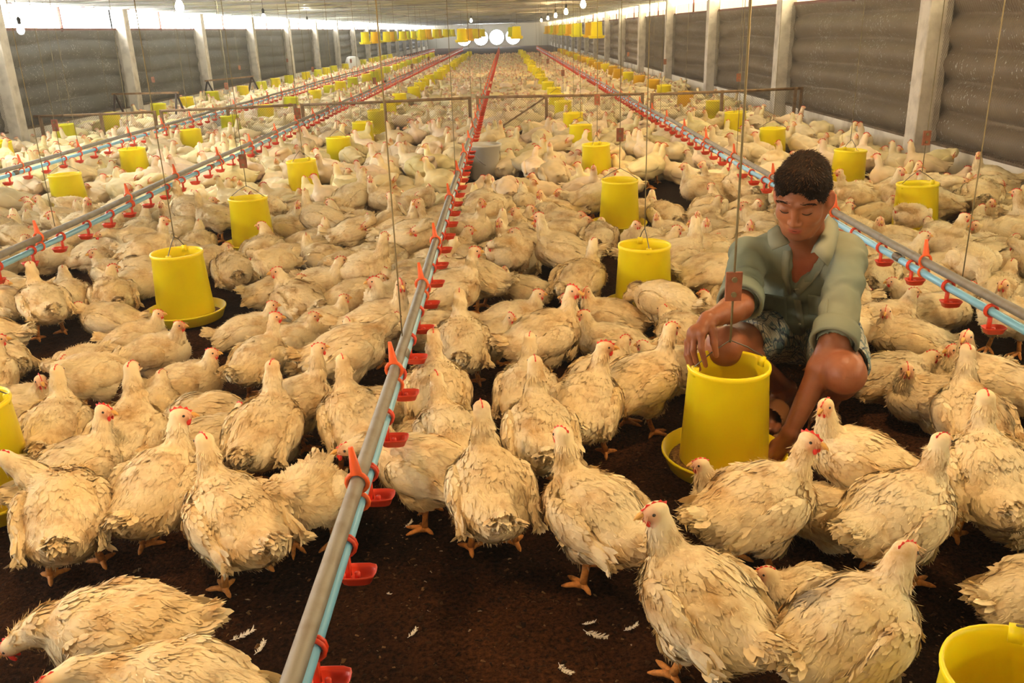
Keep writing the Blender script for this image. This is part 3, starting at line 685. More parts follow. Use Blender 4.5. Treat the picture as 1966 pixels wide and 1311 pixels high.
for row, L0 in ROWS.items():
    L = list(L0); y = L[-1][1]; xl = L[-1][0]
    while y < 44:
        y += 1.55 + .15 * math.sin(y * 3); L.append((xl + .05 * math.sin(y * 5), y))
    for i, (x, y) in enumerate(L):
        lod = 0 if y < 8 else (1 if y < 16 else 2)
        tint = 'yellow_plastic'
        if y > 9.5 and row in ('left', 'far left'): tint = 'yellow_plastic_green' if i % 2 else 'yellow_plastic'
        if y > 13 and row == 'right' and i % 3: tint = 'yellow_plastic_orange'
        lab = 'yellow tube feeder standing in the ' + row + ' row, ' + ordn(i) + ' from the camera'
        if (row, i) == ('middle right', 0): lab = 'yellow tube feeder the squatting man reaches into, nearest on the right'
        feeder(x, y, .012, .3 + (i * 1.3) % 3, lab, lod, tint, tilt=R(0) if y < 5 else R(2.5) * math.sin(i * 2.1 + len(row)))
        FEEDERS.append((x, y, SHORT[row] + ' row, ' + ordn(i)))
        if y < 24:
            tg = {('middle right', 0): .17, ('middle right', 2): .22, ('right', 0): .20, ('middle left', 2): .16}.get((row, i), (.3 if i % 3 == 0 else None))
            rope(x, y, .42, 'cord holding up the ' + ordn(i) + ' feeder of the ' + row + ' row', 'cords of the feeders', tg, r=.0035 if (row, i) == ('middle right', 0) else .0024,
                 lean=(.0 if x > -3 else .04 * math.sin(i), 0))
feeder(.765, 1.05, .012, 1.2, 'yellow tube feeder cut off by the bottom right corner', 0); FEEDERS.append((.765, 1.05, 'bottom right corner'))
rope(.765, 1.05, .42, 'cord of the feeder in the bottom right corner', None, None, r=.003)
# feeders hoisted up under the ceiling at the far end
for row, x, ys, z in (('left', -4.15, np.linspace(27, 45, 13), 1.22), ('left centre', -2.75, np.linspace(30, 48, 11), 1.26), ('centre', -1.15, np.linspace(24, 48, 9), 1.22), ('right centre', .32, np.linspace(26, 44, 6), 1.24), ('right', 2.0, np.linspace(20, 44, 12), 1.26)):
    for k, y in enumerate(ys):
        feeder(x + .08 * math.sin(k * 2.3), y, z - .2, k, 'yellow feeder hoisted under the ceiling, ' + ordn(k) + ' of the ' + row + ' hanging row', 2, ['yellow_plastic', 'yellow_plastic_orange', 'yellow_plastic_green'][k % 3], group='feeders hoisted under the ceiling, ' + row)
        rope(x + .08 * math.sin(k * 2.3), y, z + .2, 'cord of the hoisted feeders in the ' + row + ' hanging row', 'cords of hoisted feeders, ' + row, None, r=.003)

# ------------------------------------------------------------------ drinker lines
def cup_mesh(hi=True):
    g = G(); n = 14 if hi else 6     # saddle round the water pipe, stem, shallow cup
    if hi:
        g.tube([(.0205 * cos(a), -.004, .0205 * sin(a)) for a in np.linspace(0, 2 * pi, 13)[:-1]], .0045, 6, closed=True)
        g.tube([(.0205 * cos(a), .006, .0205 * sin(a)) for a in np.linspace(0, 2 * pi, 13)[:-1]], .0045, 6, closed=True)
        g.box((0, 0, -.045), (.010, .014, .055)); g.box((0.004, 0.006, -.045), (.004, .003, .055))
    else: g.box((0, 0, -.03), (.014, .014, .10))
    k = 18 if hi else 8; a = np.arange(k) / k * 2 * pi; rings = []
    for s, z in ((.12, -.086), (.75, -.080), (1.0, -.058), (1.04, -.058), (.98, -.062), (.70, -.075), (.10, -.079)):
        sq = 1 / (np.abs(np.cos(a)) ** 4 + np.abs(np.sin(a)) ** 4) ** .25
        rings.append(np.stack([.018 + s * sq * np.cos(a) * .038, s * sq * np.sin(a) * .026, np.full(k, z)], 1))
    V = np.concatenate(rings); Q = [[i * k + j, i * k + (j + 1) % k, (i + 1) * k + (j + 1) % k, (i + 1) * k + j] for i in range(len(rings) - 1) for j in range(k)]
    g.add(V, Q); g.tube([(0.018, 0, -.076), (0.018, 0, -.062)], .006, 6)
    return g
def clamp_mesh():
    g = G(); z0 = .046
    g.tube([(.0225 * cos(a), 0, z0 + .0225 * sin(a)) for a in np.linspace(0, 2 * pi, 15)[:-1]], .0055, 6, closed=True)
    g.tube([(.0205 * cos(a), 0, .0205 * sin(a)) for a in np.linspace(0, 2 * pi, 15)[:-1]], .0055, 6, closed=True)
    V = [(-.012, -.006, z0 + .02), (.012, -.006, z0 + .02), (.012, .006, z0 + .02), (-.012, .006, z0 + .02), (-.011, -.004, z0 + .085), (-.002, -.004, z0 + .085), (-.002, .004, z0 + .085), (-.011, .004, z0 + .085)]
    g.add(V, [[0, 1, 5, 4], [1, 2, 6, 5], [2, 3, 7, 6], [3, 0, 4, 7], [4, 5, 6, 7]])
    return g
cupH, cupL, clampH = cup_mesh().mesh('drinker_cup', 'red_plastic'), cup_mesh(False), clamp_mesh().mesh('clamp', 'orange_plastic')
ZP = .352
LINES = [('middle drinker line of grey and blue pipe in the foreground', -.35, .25, 48, 0.0, [.85, 1.63, 2.28, 3.16, 3.87, 4.94]),
         ('right drinker line passing behind the squatting man', 1.62, 1.2, 48, 0.0, [2.3, 3.27, 4.25, 5.3, 6.26]),
         ('left drinker line crossing the lower left feeder rows', -2.36, 2.2, 50, 0.0, [3.3, 4.23, 5.32, 6.13, 7.08]),
         ('farthest left drinker line beside the left wall', -3.92, 4.6, 50, 0.0, [5.9, 7.0, 8.0, 9.1])]
for li, (lab, x, y0, y1, ph, cl) in enumerate(LINES):
    t = empty('drinker_line', (x, y0, ZP)); tag(t, lab, 'drinker line', 'drinker lines'); L = y1 - y0
    ys = np.linspace(0, L, 140); sag = .004 * np.sin(ys * 1.9) - .003 * np.sin(ys * .7)
    g = G(); g.tube(np.stack([.003 * np.sin(ys * .9 + li), ys, .046 + sag], 1), .0165, 12); g.obj('steel_pipe', 'galvanised', t)
    g = G(); g.tube(np.stack([.003 * np.sin(ys * .9 + li), ys, sag], 1), .0145, 12); wp = g.obj('water_pipe', 'blue_pvc', t)
    for yy in (2.52, 5.7) if li == 0 else (3.85 - .35 * 1, 6.9, 11):
        g = G(); q = yy - y0; g.tube([(0, q - .03, 0), (0, q - .02, 0), (0, q + .02, 0), (0, q + .03, 0)], [.0165, .019, .019, .0165], 12); g.obj('pipe_joint', 'steel_wire', wp)
    y = [1.16, 2.77, 3.84, 5.6][li]
    while y > y0 + .3: y -= .30
    cu = []
    while y < y1 - .1: cu.append(y); y += .30
    for k, y in enumerate(cu[:100]):
        o = bpy.data.objects.new('drinker_cup', cupH); COL.objects.link(o); o.parent = t; o.location = (.003 * sin((y - y0) * .9 + li), y - y0, 0)
        if li in (2, 3): o.scale = (-1, 1, 1)
    g = G(); V, Q, T, _, _, _ = cupL.arrays()
    for y in cu[100:]: g.add(V + (0, y - y0, 0), Q, T)
    if len(cu) > 100: o = g.obj('drinker_cup', 'red_plastic', t); o['kind'] = 'stuff'
    cl = list(cl)
    while cl[-1] < y1 - 1: cl.append(cl[-1] + .92)
    for y in cl:
        o = bpy.data.objects.new('clamp', clampH); COL.objects.link(o); o.parent = t; o.location = (.003 * sin((y - y0) * .9 + li), y - y0, 0)
    for k, y in enumerate([[2.52, 5.6, 8.6, 11.9], [2.98, 6.2, 9.4], [4.4, 7.6, 10.6], [8.0, 11.2]][li]):
        rope(x, y, ZP + .063, 'cord holding up the ' + ['middle', 'right', 'left', 'farthest left'][li] + ' drinker line, ' + ordn(k) + ' from the camera', 'cords of the drinker lines', None, r=.0022, lean=(-.0, 0))

# ------------------------------------------------------------------ the wire fence across the shed
POST = {'a': (-.44, 11.25)}
def fence(name_lab, A, B, h0, h1, posts, brace=None):
    A = np.array(A, float); B = np.array(B, float); t = empty('fence_panel', (A[0], A[1], 0)); tag(t, name_lab, 'fence', 'wire fence panels across the shed')
    D = B - A; L = np.linalg.norm(D); u = D / L
    def P(s, z): return np.array((u[0] * s, u[1] * s, z))
    g = G(); g.tube([P(0, h0), P(L / 2, (h0 + h1) / 2 - .004), P(L, h1)], .017, 8); g.obj('top_rail', 'timber', t)
    for s in posts: g = G(); s = s * L; hh = h0 + (h1 - h0) * s / L; g.beam(P(s, -.03), P(s, hh + .015), .035); g.obj('post', 'timber', t, smooth=False)
    if brace: g = G(); g.beam(P(brace[0] * L, .05), P(brace[1] * L, h0 - .02), .02); g.obj('brace', 'timber', t, smooth=False)
    g = G(); hm = min(h0, h1) - .01; net(g, lambda a, b: np.stack([u[0] * a, u[1] * a - .02, b + 0.01], -1), L, hm, .030, .0012); g.obj('netting', 'netting_wire', t, smooth=False)
fence('wire fence panel right of the middle drinker line', (-.40, 11.25), (1.72, 11.2), .51, .49, (0.01, .42, .99), (.08, .42))
fence('wire fence panel ending at the right wall', (1.80, 11.2), (3.70, 11.15), .48, .50, (0.01, .47, .95, .99))
fence('wire fence panel left of the middle drinker line', (-2.7, 11.6), (-.46, 11.3), .46, .50, (0.01, .5, .99))
fence('wire fence panel behind the white bucket on the left', (-4.6, 11.75), (-2.76, 11.62), .43, .46, (0.01, .5, .99))
fence('leftmost wire fence panel at the left wall', (-6.35, 11.9), (-4.66, 11.76), .40, .42, (0.05, .55, .99))
def bucket(x, y, s, lab):
    t = empty('bucket', (x, y, 0)); tag(t, lab, 'bucket')
    g = G(); g.lathe([(.001, .004), (.115, .0), (.125, .01), (.148, .26), (.155, .262), (.158, .30), (.168, .302), (.170, .318), (.162, .322), (.155, .318), (.140, .262), (.118, .02), (.001, .014)], 36); g.obj('pail', 'white_plastic', t)
    g = G(); a = np.linspace(0, pi, 15); g.tube(np.stack([.168 * np.cos(a), -.10 * np.sin(a) - .02, .29 - .17 * np.sin(a)], 1), .003, 6); g.obj('handle', 'steel_wire', t); t.scale = (s,) * 3; t.rotation_euler[2] = .8
bucket(-.235, 8.05, 1.0, 'white plastic bucket standing right of the middle drinker line')
bucket(-4.05, 12.55, .98, 'white plastic bucket behind the fence on the left')
def trestle(x, y, rz_, w, h, lab):
    t = empty('trestle', (x, y, 0), rz_); tag(t, lab, 'trestle')
    g = G(); g.beam((-w / 2, 0, h), (w / 2, 0, h), .03); g.obj('top_bar', 'timber', t, smooth=False)
    for sx in (-1, 1):
        for sy in (-1, 1): g = G(); g.beam((sx * w * .46, 0, h), (sx * w * .46 + .03, sy * .22, 0), .025); g.obj('leg', 'dark_iron', t, smooth=False)
trestle(-5.78, 14.3, -.15, 1.15, .52, 'timber trestle by the left wall, nearer one')
trestle(-5.9, 19.2, 1.2, 1.6, .50, 'timber trestle by the left wall, farther one')
g = G(); g.lathe([(.001, 0), (.26, .0), (.30, .12), (.27, .36), (.21, .52), (.12, .56), (.001, .53)], 20); P = g.v[0]; g.v[0] = P * (1, 1, 1) + 0.02 * vnoise(P, 6, 2)[:, None]; o = g.obj('feed_sack', 'white_plastic', loc=(-5.6, 33.0, 0)); tag(o, 'pale feed sack standing by the left wall, far down', 'sack')
# ------------------------------------------------------------------ bulbs
BULBS = [(1.0, 6.6, 1.58, 0, 'above the right drinker line'), (1.0, 2.4, 1.60, 0, 'above the squatting man'), (-.9, 1.5, 1.62, 0, 'above the middle drinker line'), (-2.6, 3.0, 1.58, 0, 'above the lower left corner'), (-4.75, 9.0, 1.45, 1, 'nearest on the left'), (-2.6, 7.4, 1.56, 1, 'over the left drinker line'), (-3.3, 12.6, 1.56, 1, 'second on the left'), (-4.0, 18.6, 1.56, 1, 'third on the left'), (-4.9, 27.2, 1.56, 1, 'fourth on the left'), (-.9, 24.4, 1.56, 0, 'in the middle under the foil'),
         (.93, 10.9, 1.56, 0, 'nearest on the right'), (1.0, 15.0, 1.55, 0, 'second on the right'), (1.05, 19.0, 1.55, 0, 'third on the right'), (1.1, 23.5, 1.55, 0, 'fourth on the right'), (1.15, 29, 1.55, 0, 'fifth on the right')]
for k, (x, y, z, wh, wd) in enumerate(BULBS):
    t = empty('light_bulb', (x, y, z)); tag(t, 'glowing bare bulb hanging from the ceiling, ' + wd, 'bulb')
    g = G(); g.lathe([(.001, -.05), (.02, -.045), (.032, -.025), (.034, -.005), (.026, .02), (.016, .04), (.014, .05)], 14); g.obj('glass', 'bulb_glass_white' if wh else 'bulb_glass', t)
    g = G(); g.lathe([(.017, .045), (.019, .10), (.006, .115), (.001, .115)], 10); g.obj('socket', 'black_plastic', t)
    g = G(); g.tube([(0, 0, .11), (.002, 0, ZC - z)], .003, 5); g.obj('cable', 'black_plastic', t)
    l = bpy.data.lights.new('bulb_light', 'POINT'); l.energy = 15 if y < 8 else 9; l.color = (1, .93, .80) if wh else (1, .62, .30); l.shadow_soft_size = .05
    o = bpy.data.objects.new('bulb_light', l); COL.objects.link(o); o.parent = t; o.location = (0, 0, -.09)

# roof purlins under the foil
for k in range(44):
    y = -2.4 + 1.24 * k * 1.35; g = G(); g.beam((XL, y, ZC - .045), (XR, y, ZC - .045), .035, .03); o = g.obj('purlin', 'dark_purlin', bpy.data.objects['ceiling'], smooth=False)
# ------------------------------------------------------------------ the flock
# (pixel x, pixel y of the ground under the bird, heading, pose, size, label)
BIRDS = [
 (150, 1105, 338, 'leanL', 1.10, 'big white chicken seen from behind, neck leaning left, beside the cut-off feeder on the left'),
 (160, 1015, 35, 'upR', 1.05, 'chicken with red comb and half-open wing, looking right, behind the big left chicken'),
 (322, 1055, 8, 'upR', 1.10, 'chicken seen from behind with stained rump, second from left in the front row'),
 (475, 1120, 318, 'up', 1.12, 'white chicken with long bare neck and drooping tail, left of the pipe'),
 (605, 1050, 178, 'preen', 1.00, 'chicken twisting its head down to preen, half behind the near pipe'),
 (270, 1345, 265, 'reach', 1.08, 'chicken pecking the litter head down to the left, bottom left corner'),
 (385, 1480, 285, 'drink', 1.05, 'chicken showing only its back at the bottom edge'),
 (262, 940, 3, 'tall', 1.08, 'tall straight-necked chicken seen from behind, left group'),
 (128, 915, 350, 'up', 1.0, 'chicken with thin neck seen from behind, just above the red-combed one on the left'),
 (190, 800, 195, 'preen', 1.02, 'standing chicken with head tucked away and fluffy rump, left side'),
 (172, 735, 182, 'low', 1.0, 'resting chicken facing the camera with its red comb, left side'),
 (100, 650, 320, 'up', 1.05, 'chicken walking away on bare litter near the left edge'),
 (15, 645, 285, 'peck', 1.0, 'chicken cut by the left edge beside the walking one'),
 (8, 725, 300, 'low', .95, 'rump of a chicken at the left edge above the sitting red-combed bird'),
 (40, 832, 75, 'sitR', 1.05, 'sitting chicken facing right with open beak, left edge above the feeder'),
 (522, 930, 6, 'up', 1.08, 'chicken seen from behind left of the pipe with neck raised, beside the tall one'),
 (408, 905, 65, 'sitR', 1.08, 'chicken with bright red comb facing right, left of centre'),
 (575, 860, 60, 'tall', 1.0, 'chicken with dark red comb turned right, near the pipe'),
 (690, 905, 340, 'up', 1.05, 'chicken raising its neck right beside the pipe on its left side'),
 (672, 765, 70, 'drink', 1.15, 'broad chicken reaching under the pipe from the left'),
 (505, 765, 20, 'upR', .95, 'chicken with pale neck and red comb left of the broad one'),
 (480, 672, 80, 'sit', 1.0, 'sitting chicken facing right, alone on bare litter left of the pipe'),
 (268, 682, 88, 'sit', .95, 'sitting chicken facing right in front of the second centre-left feeder'),
 (305, 712, 92, 'sit', 1.0, 'sitting chicken facing right, lower of two beside the second centre-left feeder'),
 (220, 645, 272, 'low', 1.0, 'greyish chicken lying and facing left beside the second centre-left feeder'),
 (360, 775, 85, 'sit', 1.0, 'sitting chicken half behind the red-combed one left of centre'),
 (300, 830, 5, 'sit', .9, 'small-looking chicken head rising between two larger birds on the left'),
 (560, 690, 85, 'sit', .95, 'sitting chicken facing right behind the pale-necked one'),
 (620, 655, 70, 'sit', .95, 'sitting chicken facing right close to the pipe, left side'),
 (845, 850, 355, 'up', 1.08, 'chicken with lumpy back seen from behind, right of the pipe'),
 (890, 745, 358, 'up', 1.08, 'chicken seen from behind with long neck, behind the lumpy-backed one'),
 (800, 905, 20, 'sit', .95, 'chicken hidden low beside the drinker cup, right of the pipe'),
 (948, 1060, 350, 'tall', 1.10, 'large chicken seen from behind in the middle of the front row'),
 (828, 1005, 292, 'drink', 1.05, 'chicken stretching left to drink from a red cup on the near pipe'),
 (870, 935, 340, 'up', 1.0, 'chicken with stretched neck behind the drinking one'),
 (1150, 1115, 322, 'up', 1.12, 'white chicken with raised neck and tail to the right, front row right of the middle'),
 (1345, 1300, 330, 'upL', 1.12, 'white chicken looking left with tail down right, nearest bird right of the middle'),
 (1610, 1355, 62, 'stained', 1.10, 'chicken with grey-black stains and pink skin, bottom right'),
 (1570, 1205, 285, 'low', .85, 'tail of a chicken behind the grey-stained one'),
 (1705, 1110, 62, 'up', 1.08, 'chicken leaning right with small red comb, above the grey-stained one'),
 (1440, 1095, 68, 'upR', 1.12, 'chicken with tall white neck and red comb facing right, before the man'),
 (1420, 1010, 275, 'sit', .95, 'chicken peering left at the edge of the man\'s feeder pan'),
 (1648, 995, 300, 'upL', 1.05, 'chicken looking left with orange comb, right of the man\'s hand'),
 (1590, 1035, 275, 'low', .9, 'resting chicken mostly hidden behind the tall white neck'),
 (1880, 1040, 12, 'up', 1.12, 'large chicken seen from behind near the right edge'),
 (1852, 905, 5, 'tall', 1.05, 'chicken with upright neck near the right edge'),
 (1788, 815, 278, 'sitL', 1.08, 'sitting chicken facing left with tail to the right, right of the man\'s knee'),
 (1975, 1030, 80, 'sit', 1.0, 'chicken cut by the right edge beside the large one'),
 (2000, 1205, 88, 'low', 1.0, 'rump of a chicken cut by the right edge above the corner feeder'),
 (1040, 935, 355, 'tall', 1.08, 'chicken with a long white neck seen from behind, centre right'),
 (1125, 880, 18, 'upR', 1.08, 'chicken with crisp red comb looking right, centre right'),
 (1012, 840, 10, 'up', 1.0, 'chicken behind the long-necked one, centre right'),
 (1040, 735, 62, 'upR', 1.15, 'hen-like chicken with big red comb and wattle facing right, centre'),
 (1225, 830, 60, 'up', 1.1, 'chicken standing left of the man\'s hand, looking right'),
 (1180, 700, 285, 'sit', 1.05, 'sitting chicken facing left behind the big-combed one'),
 (1115, 605, 35, 'up', 1.05, 'standing chicken looking right, left of the second centre-right feeder'),
 (1275, 650, 310, 'peck', 1.05, 'chicken with its head down in the pan of the second centre-right feeder'),
 (1300, 745, 300, 'low', 1.0, 'resting chicken between the man\'s hand and the second centre-right feeder'),
 (1010, 585, 280, 'sitL', .95, 'sitting chicken with rump to the right, right of the middle pipe'),
 (925, 600, 300, 'drink', 1.08, 'chicken reaching left to a drinker cup behind the front group'),
 (1095, 520, 275, 'sitL', 1.12, 'plump chicken facing left above the centre'),
 (935, 690, 80, 'sitR', .98, 'chicken with small red comb peeping over its neighbours, centre'),
 (880, 460, 90, 'sit', 1.0, 'upright chicken beside the middle pipe, halfway up'),
 (535, 560, 200, 'preen', 1.0, 'chicken curled up with stained back, right of the third centre-left feeder'),
 (1690, 655, 80, 'sit', 1.05, 'chicken lying with its rump to the camera, right behind the man\'s back'),
 (1745, 690, 290, 'sitL', 1.05, 'chicken with grey shaded back and head turned left, right of the man'),
 (1700, 765, 88, 'low', 1.05, 'long chicken lying behind the man\'s knee'),
 (1765, 600, 275, 'low', 1.0, 'chicken sitting under the right drinker line'),
 (1790, 635, 100, 'sit', 1.05, 'chicken drinking below the second right drinker cup'),
 (1860, 760, 250, 'sit', 1.0, 'sitting chicken facing left behind the right edge group'),
 (1900, 830, 300, 'upL', 1.05, 'chicken with toothed red comb facing left at the right edge'),
 (1925, 680, 230, 'up', 1.0, 'chicken facing the camera under the right pipe'),
 (1950, 960, 340, 'sit', 1.0, 'chicken tucked behind the large right-edge bird'),
 (1790, 440, 282, 'tall', 1.12, 'standing chicken with raised red-combed head beside the nearest right-row feeder'),
 (1745, 465, 200, 'preen', 1.0, 'curled chicken in front of the nearest right-row feeder'),
 (150, 440, 200, 'preen', 1.0, 'curled chicken in front of the nearest left-row feeder'),
 (1345, 445, 70, 'sit', 1.05, 'cream chicken looking right on the bare patch left of the man'),
 (1420, 445, 75, 'sitR', 1.0, 'chicken looking right with bright comb, just left of the man\'s shoulder'),
 (1380, 360, 350, 'low', 1.05, 'round-backed chicken seen from behind, left of the man\'s head'),
 (1290, 470, 280, 'sitL', .95, 'chicken with small comb facing left on the bare patch'),
 (1330, 505, 95, 'low', 1.0, 'chicken lying with its fluffy rump right, left of the man\'s shoulder'),
 (1370, 470, 285, 'sitL', 1.0, 'chicken with orange face looking left beside the man\'s shoulder'),
 (1635, 375, 285, 'sit', 1.0, 'round chicken right of the man\'s ear, by the second right-row feeder'),
]
# bare litter the photo shows: (pixel x, pixel y, half width, half height)
BARE = [(980, 1240, 260, 190), (590, 1230, 140, 130), (1180, 1290, 110, 120), (1480, 1200, 150, 90), (80, 545, 60, 25), (190, 575, 60, 22), (140, 700, 50, 25), (410, 590, 60, 50), (100, 770, 60, 60),
        (1290, 385, 55, 28), (1275, 405, 60, 30), (1215, 560, 70, 40), (1640, 800, 120, 35), (1870, 640, 55, 40), (260, 490, 70, 14), (330, 980, 150, 30), (700, 1000, 80, 60), (1000, 700, 60, 20), (800, 760, 30, 20),
        (1860, 1150, 110, 60), (1750, 900, 40, 40), (1220, 900, 60, 80), (30, 1050, 40, 90), (980, 880, 30, 40), (1720, 240, 90, 12), (730, 165, 30, 8), (1340, 195, 40, 10)]
placed = []      # (x, y, radius)
def clear(x, y, r, s=1.0):
    for (a, b, q) in placed:
        if (a - x) ** 2 + (b - y) ** 2 < ((r + q) * s) ** 2: return False
    return True
for f in FEEDERS: placed.append((f[0], f[1], .17))
placed += [(.93, 2.62, .20), (.92, 2.42, .16), (.80, 2.85, .2), (1.05, 2.85, .2), (.72, 2.62, .16), (1.15, 2.62, .15), (.98, 2.28, .13), (1.0, 3.0, .15), (-.235, 8.05, .14), (-4.05, 12.55, .14)]
NB = 0
for (px, py, hd, ps, sc, lab) in BIRDS:
    p = at(px, py); hx, hy = math.sin(R(hd)), math.cos(R(hd))
    chicken(ps, p[0], p[1], hd, sc * (.95 if POSES[ps].get('sit') else .94), 0, lab, 'white chickens around the near feeders'); placed.append((p[0], p[1], .115)); placed.append((p[0] - hx * .09, p[1] - hy * .09, .09)); NB += 1
# fill the floor behind and between them, thinning out over the bare patches
LIMIT = 300
cand = []
rr = random.Random(5)
def bare(px, py):
    return any(((px - a) / w) ** 2 + ((py - b) / h) ** 2 < 1 for a, b, w, h in BARE)
y = 1.2; rows = []
while y < 12.5:
    x = XL + .22 + rr.random() * .2
    while x < XR - .18:
        rows.append((x + rr.uniform(-.05, .05), y + rr.uniform(-.06, .06))); x += .255
    y += .215
FILL = []
for (x, y) in rows:
    px, py, d = proj((x, y, .1))
    if d < .3 or px < -90 or px > 2060 or proj((x, y, 0))[1] > 1120: continue
    if -.55 < x < .02 and 6.9 < y < 8.0: continue
    if bare(*proj((x, y, 0))[:2]): continue
    if y < 2.2 and rr.random() < .55: continue
    if any((abs(y - yy) < .12) for yy in (11.25, 11.6) ) : continue
    if not clear(x, y, .10, .92 if y > 3 else 1.0): continue
    placed.append((x, y, .092)); FILL.append((x, y, d))
FILL.sort(key=lambda t: t[2])
own = FILL[:LIMIT - NB]; rest = FILL[LIMIT - NB:]
POSEW = ['sit'] * 5 + ['sitL'] * 4 + ['sitR'] * 4 + ['low'] * 5 + ['sleep'] * 2 + ['up'] * 2 + ['upR', 'upL', 'preen', 'drink', 'peck']
look = {'sit': 'sitting', 'sitL': 'sitting', 'sitR': 'sitting', 'low': 'crouching', 'sleep': 'dozing', 'up': 'standing', 'upR': 'standing', 'upL': 'standing', 'preen': 'preening', 'drink': 'stretching', 'peck': 'pecking'}
info = []
for (x, y, d) in own:
    hd = rr.choice([85, 90, 95, 275, 270, 60, 300, 120, 240, 20, 340, 180]) + rr.uniform(-18, 18); ps = rr.choice(POSEW)
    if any(abs(f[0] - x) < .3 and 0 < f[1] - y < .6 for f in FEEDERS): ps = rr.choice(['low', 'sleep', 'sitL', 'low'])
    # label: what it does, which way it faces, and its rank round the nearest feeder
    j = min(range(len(FEEDERS)), key=lambda k: (FEEDERS[k][0] - x) ** 2 + (FEEDERS[k][1] - y) ** 2)
    f = FEEDERS[j]; dd = math.hypot(f[0] - x, f[1] - y)
    h = hd % 360; fc = 'away' if (h < 45 or h > 315) else ('right' if h < 135 else ('forward' if h < 225 else 'left'))
    sd = ('left of' if x < f[0] else 'right of') if abs(x - f[0]) > abs(y - f[1]) else ('in front of' if y < f[1] else 'behind')
    info.append([x, y, hd, ps, look[ps], fc, sd, f[2], dd])
from collections import defaultdict
grp = defaultdict(list)
for k, t in enumerate(info): grp[(t[4], t[5], t[6], t[7])].append(k)
for key, ks in grp.items():
    ks.sort(key=lambda k: info[k][8])
    for r_, k in enumerate(ks):
        pre = '' if len(ks) == 1 else (['nearest ', 'second nearest ', 'third nearest ', 'fourth nearest ', 'fifth nearest '][min(r_, 4)])
        info[k].append((pre + 'white chicken ' + key[0] + ', facing ' + key[1] + ', ' + key[2] + ' the ' + ('feeder in the ' if 'corner' in key[3] else '') + key[3] + ('' if 'corner' in key[3] else ' feeder')).strip())
for (x, y, hd, ps, _a, _b, _c, _d, _e, lab) in info:
    chicken(ps, x, y, hd, rr.uniform(.97, 1.13), 0 if y < 6.5 else 1, lab, 'white chickens crowding the floor')
# the rest of the flock: nobody could count it
def lowpoly(pose, n_ring, seed):
    ps = POSES[pose]; g = G(); dz = -.085 if ps.get('sit') else 0
    NK = np.array(ps['neck']); NK[:, 2] += dz; H = NK[-1, :3]; HB = head_basis(ps.get('yaw', 0), ps.get('pitch', 0))
    c = CREAM
    P = np.array([(0, -.215, .225 + dz), (0, -.16, .20 + dz), (0, -.09, .185 + dz), (0, 0, .19 + dz), (0, .08, .205 + dz), (0, .135, .225 + dz)]); r = np.array([.012, .045, .090, .108, .090, .03])
    g.tube(P, r * 1.02, n_ring, col=c); V = g.v[-1]; V[:] = V + 0.008 * vnoise(V, 18, seed)[:, None]
    g.tube(NK[:, :3], NK[:, 3], max(5, n_ring - 3), col=c)
    g.lathe([(.001, -.03), (.018, -.02), (.022, 0), (.018, .02), (.008, .032), (.001, .034)], max(5, n_ring - 3), H + HB @ (0, .006, 0), mx=HB @ rx(-pi / 2), col=(.78, .52, .34))
    cb = [H + HB @ np.array(q) for q in ((0, -.02, .012), (0, .03, .008), (0, .032, .018), (0, .006, .026), (0, -.02, .02))]
    g.add(cb, [[0, 1, 2, 3]], [[0, 3, 4]], col=(.62, .05, .03))
    for x in (-1, 1): g.lathe([(.001, -.085), (.03, -.06), (.050, 0), (.034, .055), (.001, .08)], max(5, n_ring - 3), (x * .078, -.02, .185 + dz), mx=np.diag((.45, 1, 1)) @ rx(pi / 2 + .1), col=c * .95)
    V, Q, T, _, _, C = g.arrays(); V[:, 2] = np.maximum(V[:, 2] * .84, .0); return V, Q, T, C[:, :3]
def from_parts(pose, seed):
    """a bird merged from the simpler parts"""
    VV, QQ, TT, CC, n = [], [], [], [], 0
    for k, (g, mt) in chicken_parts(POSES[pose], seed, False).items():
        squat(g, POSES[pose].get('sit')); V, Q, T, _, _, C = g.arrays(); c = C[:, :3] if mt == 'feather' else np.repeat(np.array({'comb_red': (.62, .05, .03), 'beak_horn': (.75, .4, .12), 'leg_orange': (.6, .25, .07)}[mt])[None], len(V), 0)
        VV.append(V); QQ.append(Q + n); TT.append(T + n); CC.append(c); n += len(V)
    return np.concatenate(VV), np.concatenate(QQ), np.concatenate(TT), np.concatenate(CC)
LPN = {k: from_parts(k, 40 + i) for i, k in enumerate(['sit', 'sitL', 'sitR', 'low', 'up', 'upR', 'sleep', 'preen'])}
LPM = {k: lowpoly(k, 10, i) for i, k in enumerate(['sit', 'sitL', 'sitR', 'low', 'up', 'sleep', 'preen'])}
LPF = {k: lowpoly(k, 6, i) for i, k in enumerate(['sit', 'sitL', 'low', 'sleep'])}
pts = [(x, y) for (x, y, d) in rest]; y = 12.6
while y < 46:
    x = XL + .30 + rr.random() * .2
    while x < XR - .28:
        px, py, _ = proj((x, y, 0))
        if not bare(px, py) and -60 < px < 2030 and not any(abs(f[0] - x) < .24 and abs(f[1] - y) < .24 for f in FEEDERS): pts.append((x + rr.uniform(-.06, .06), y + rr.uniform(-.07, .07)))
        x += .25
    y += .23 if y < 30 else .25
g = G(); VV, QQ, TT, CC, n = [], [], [], [], 0
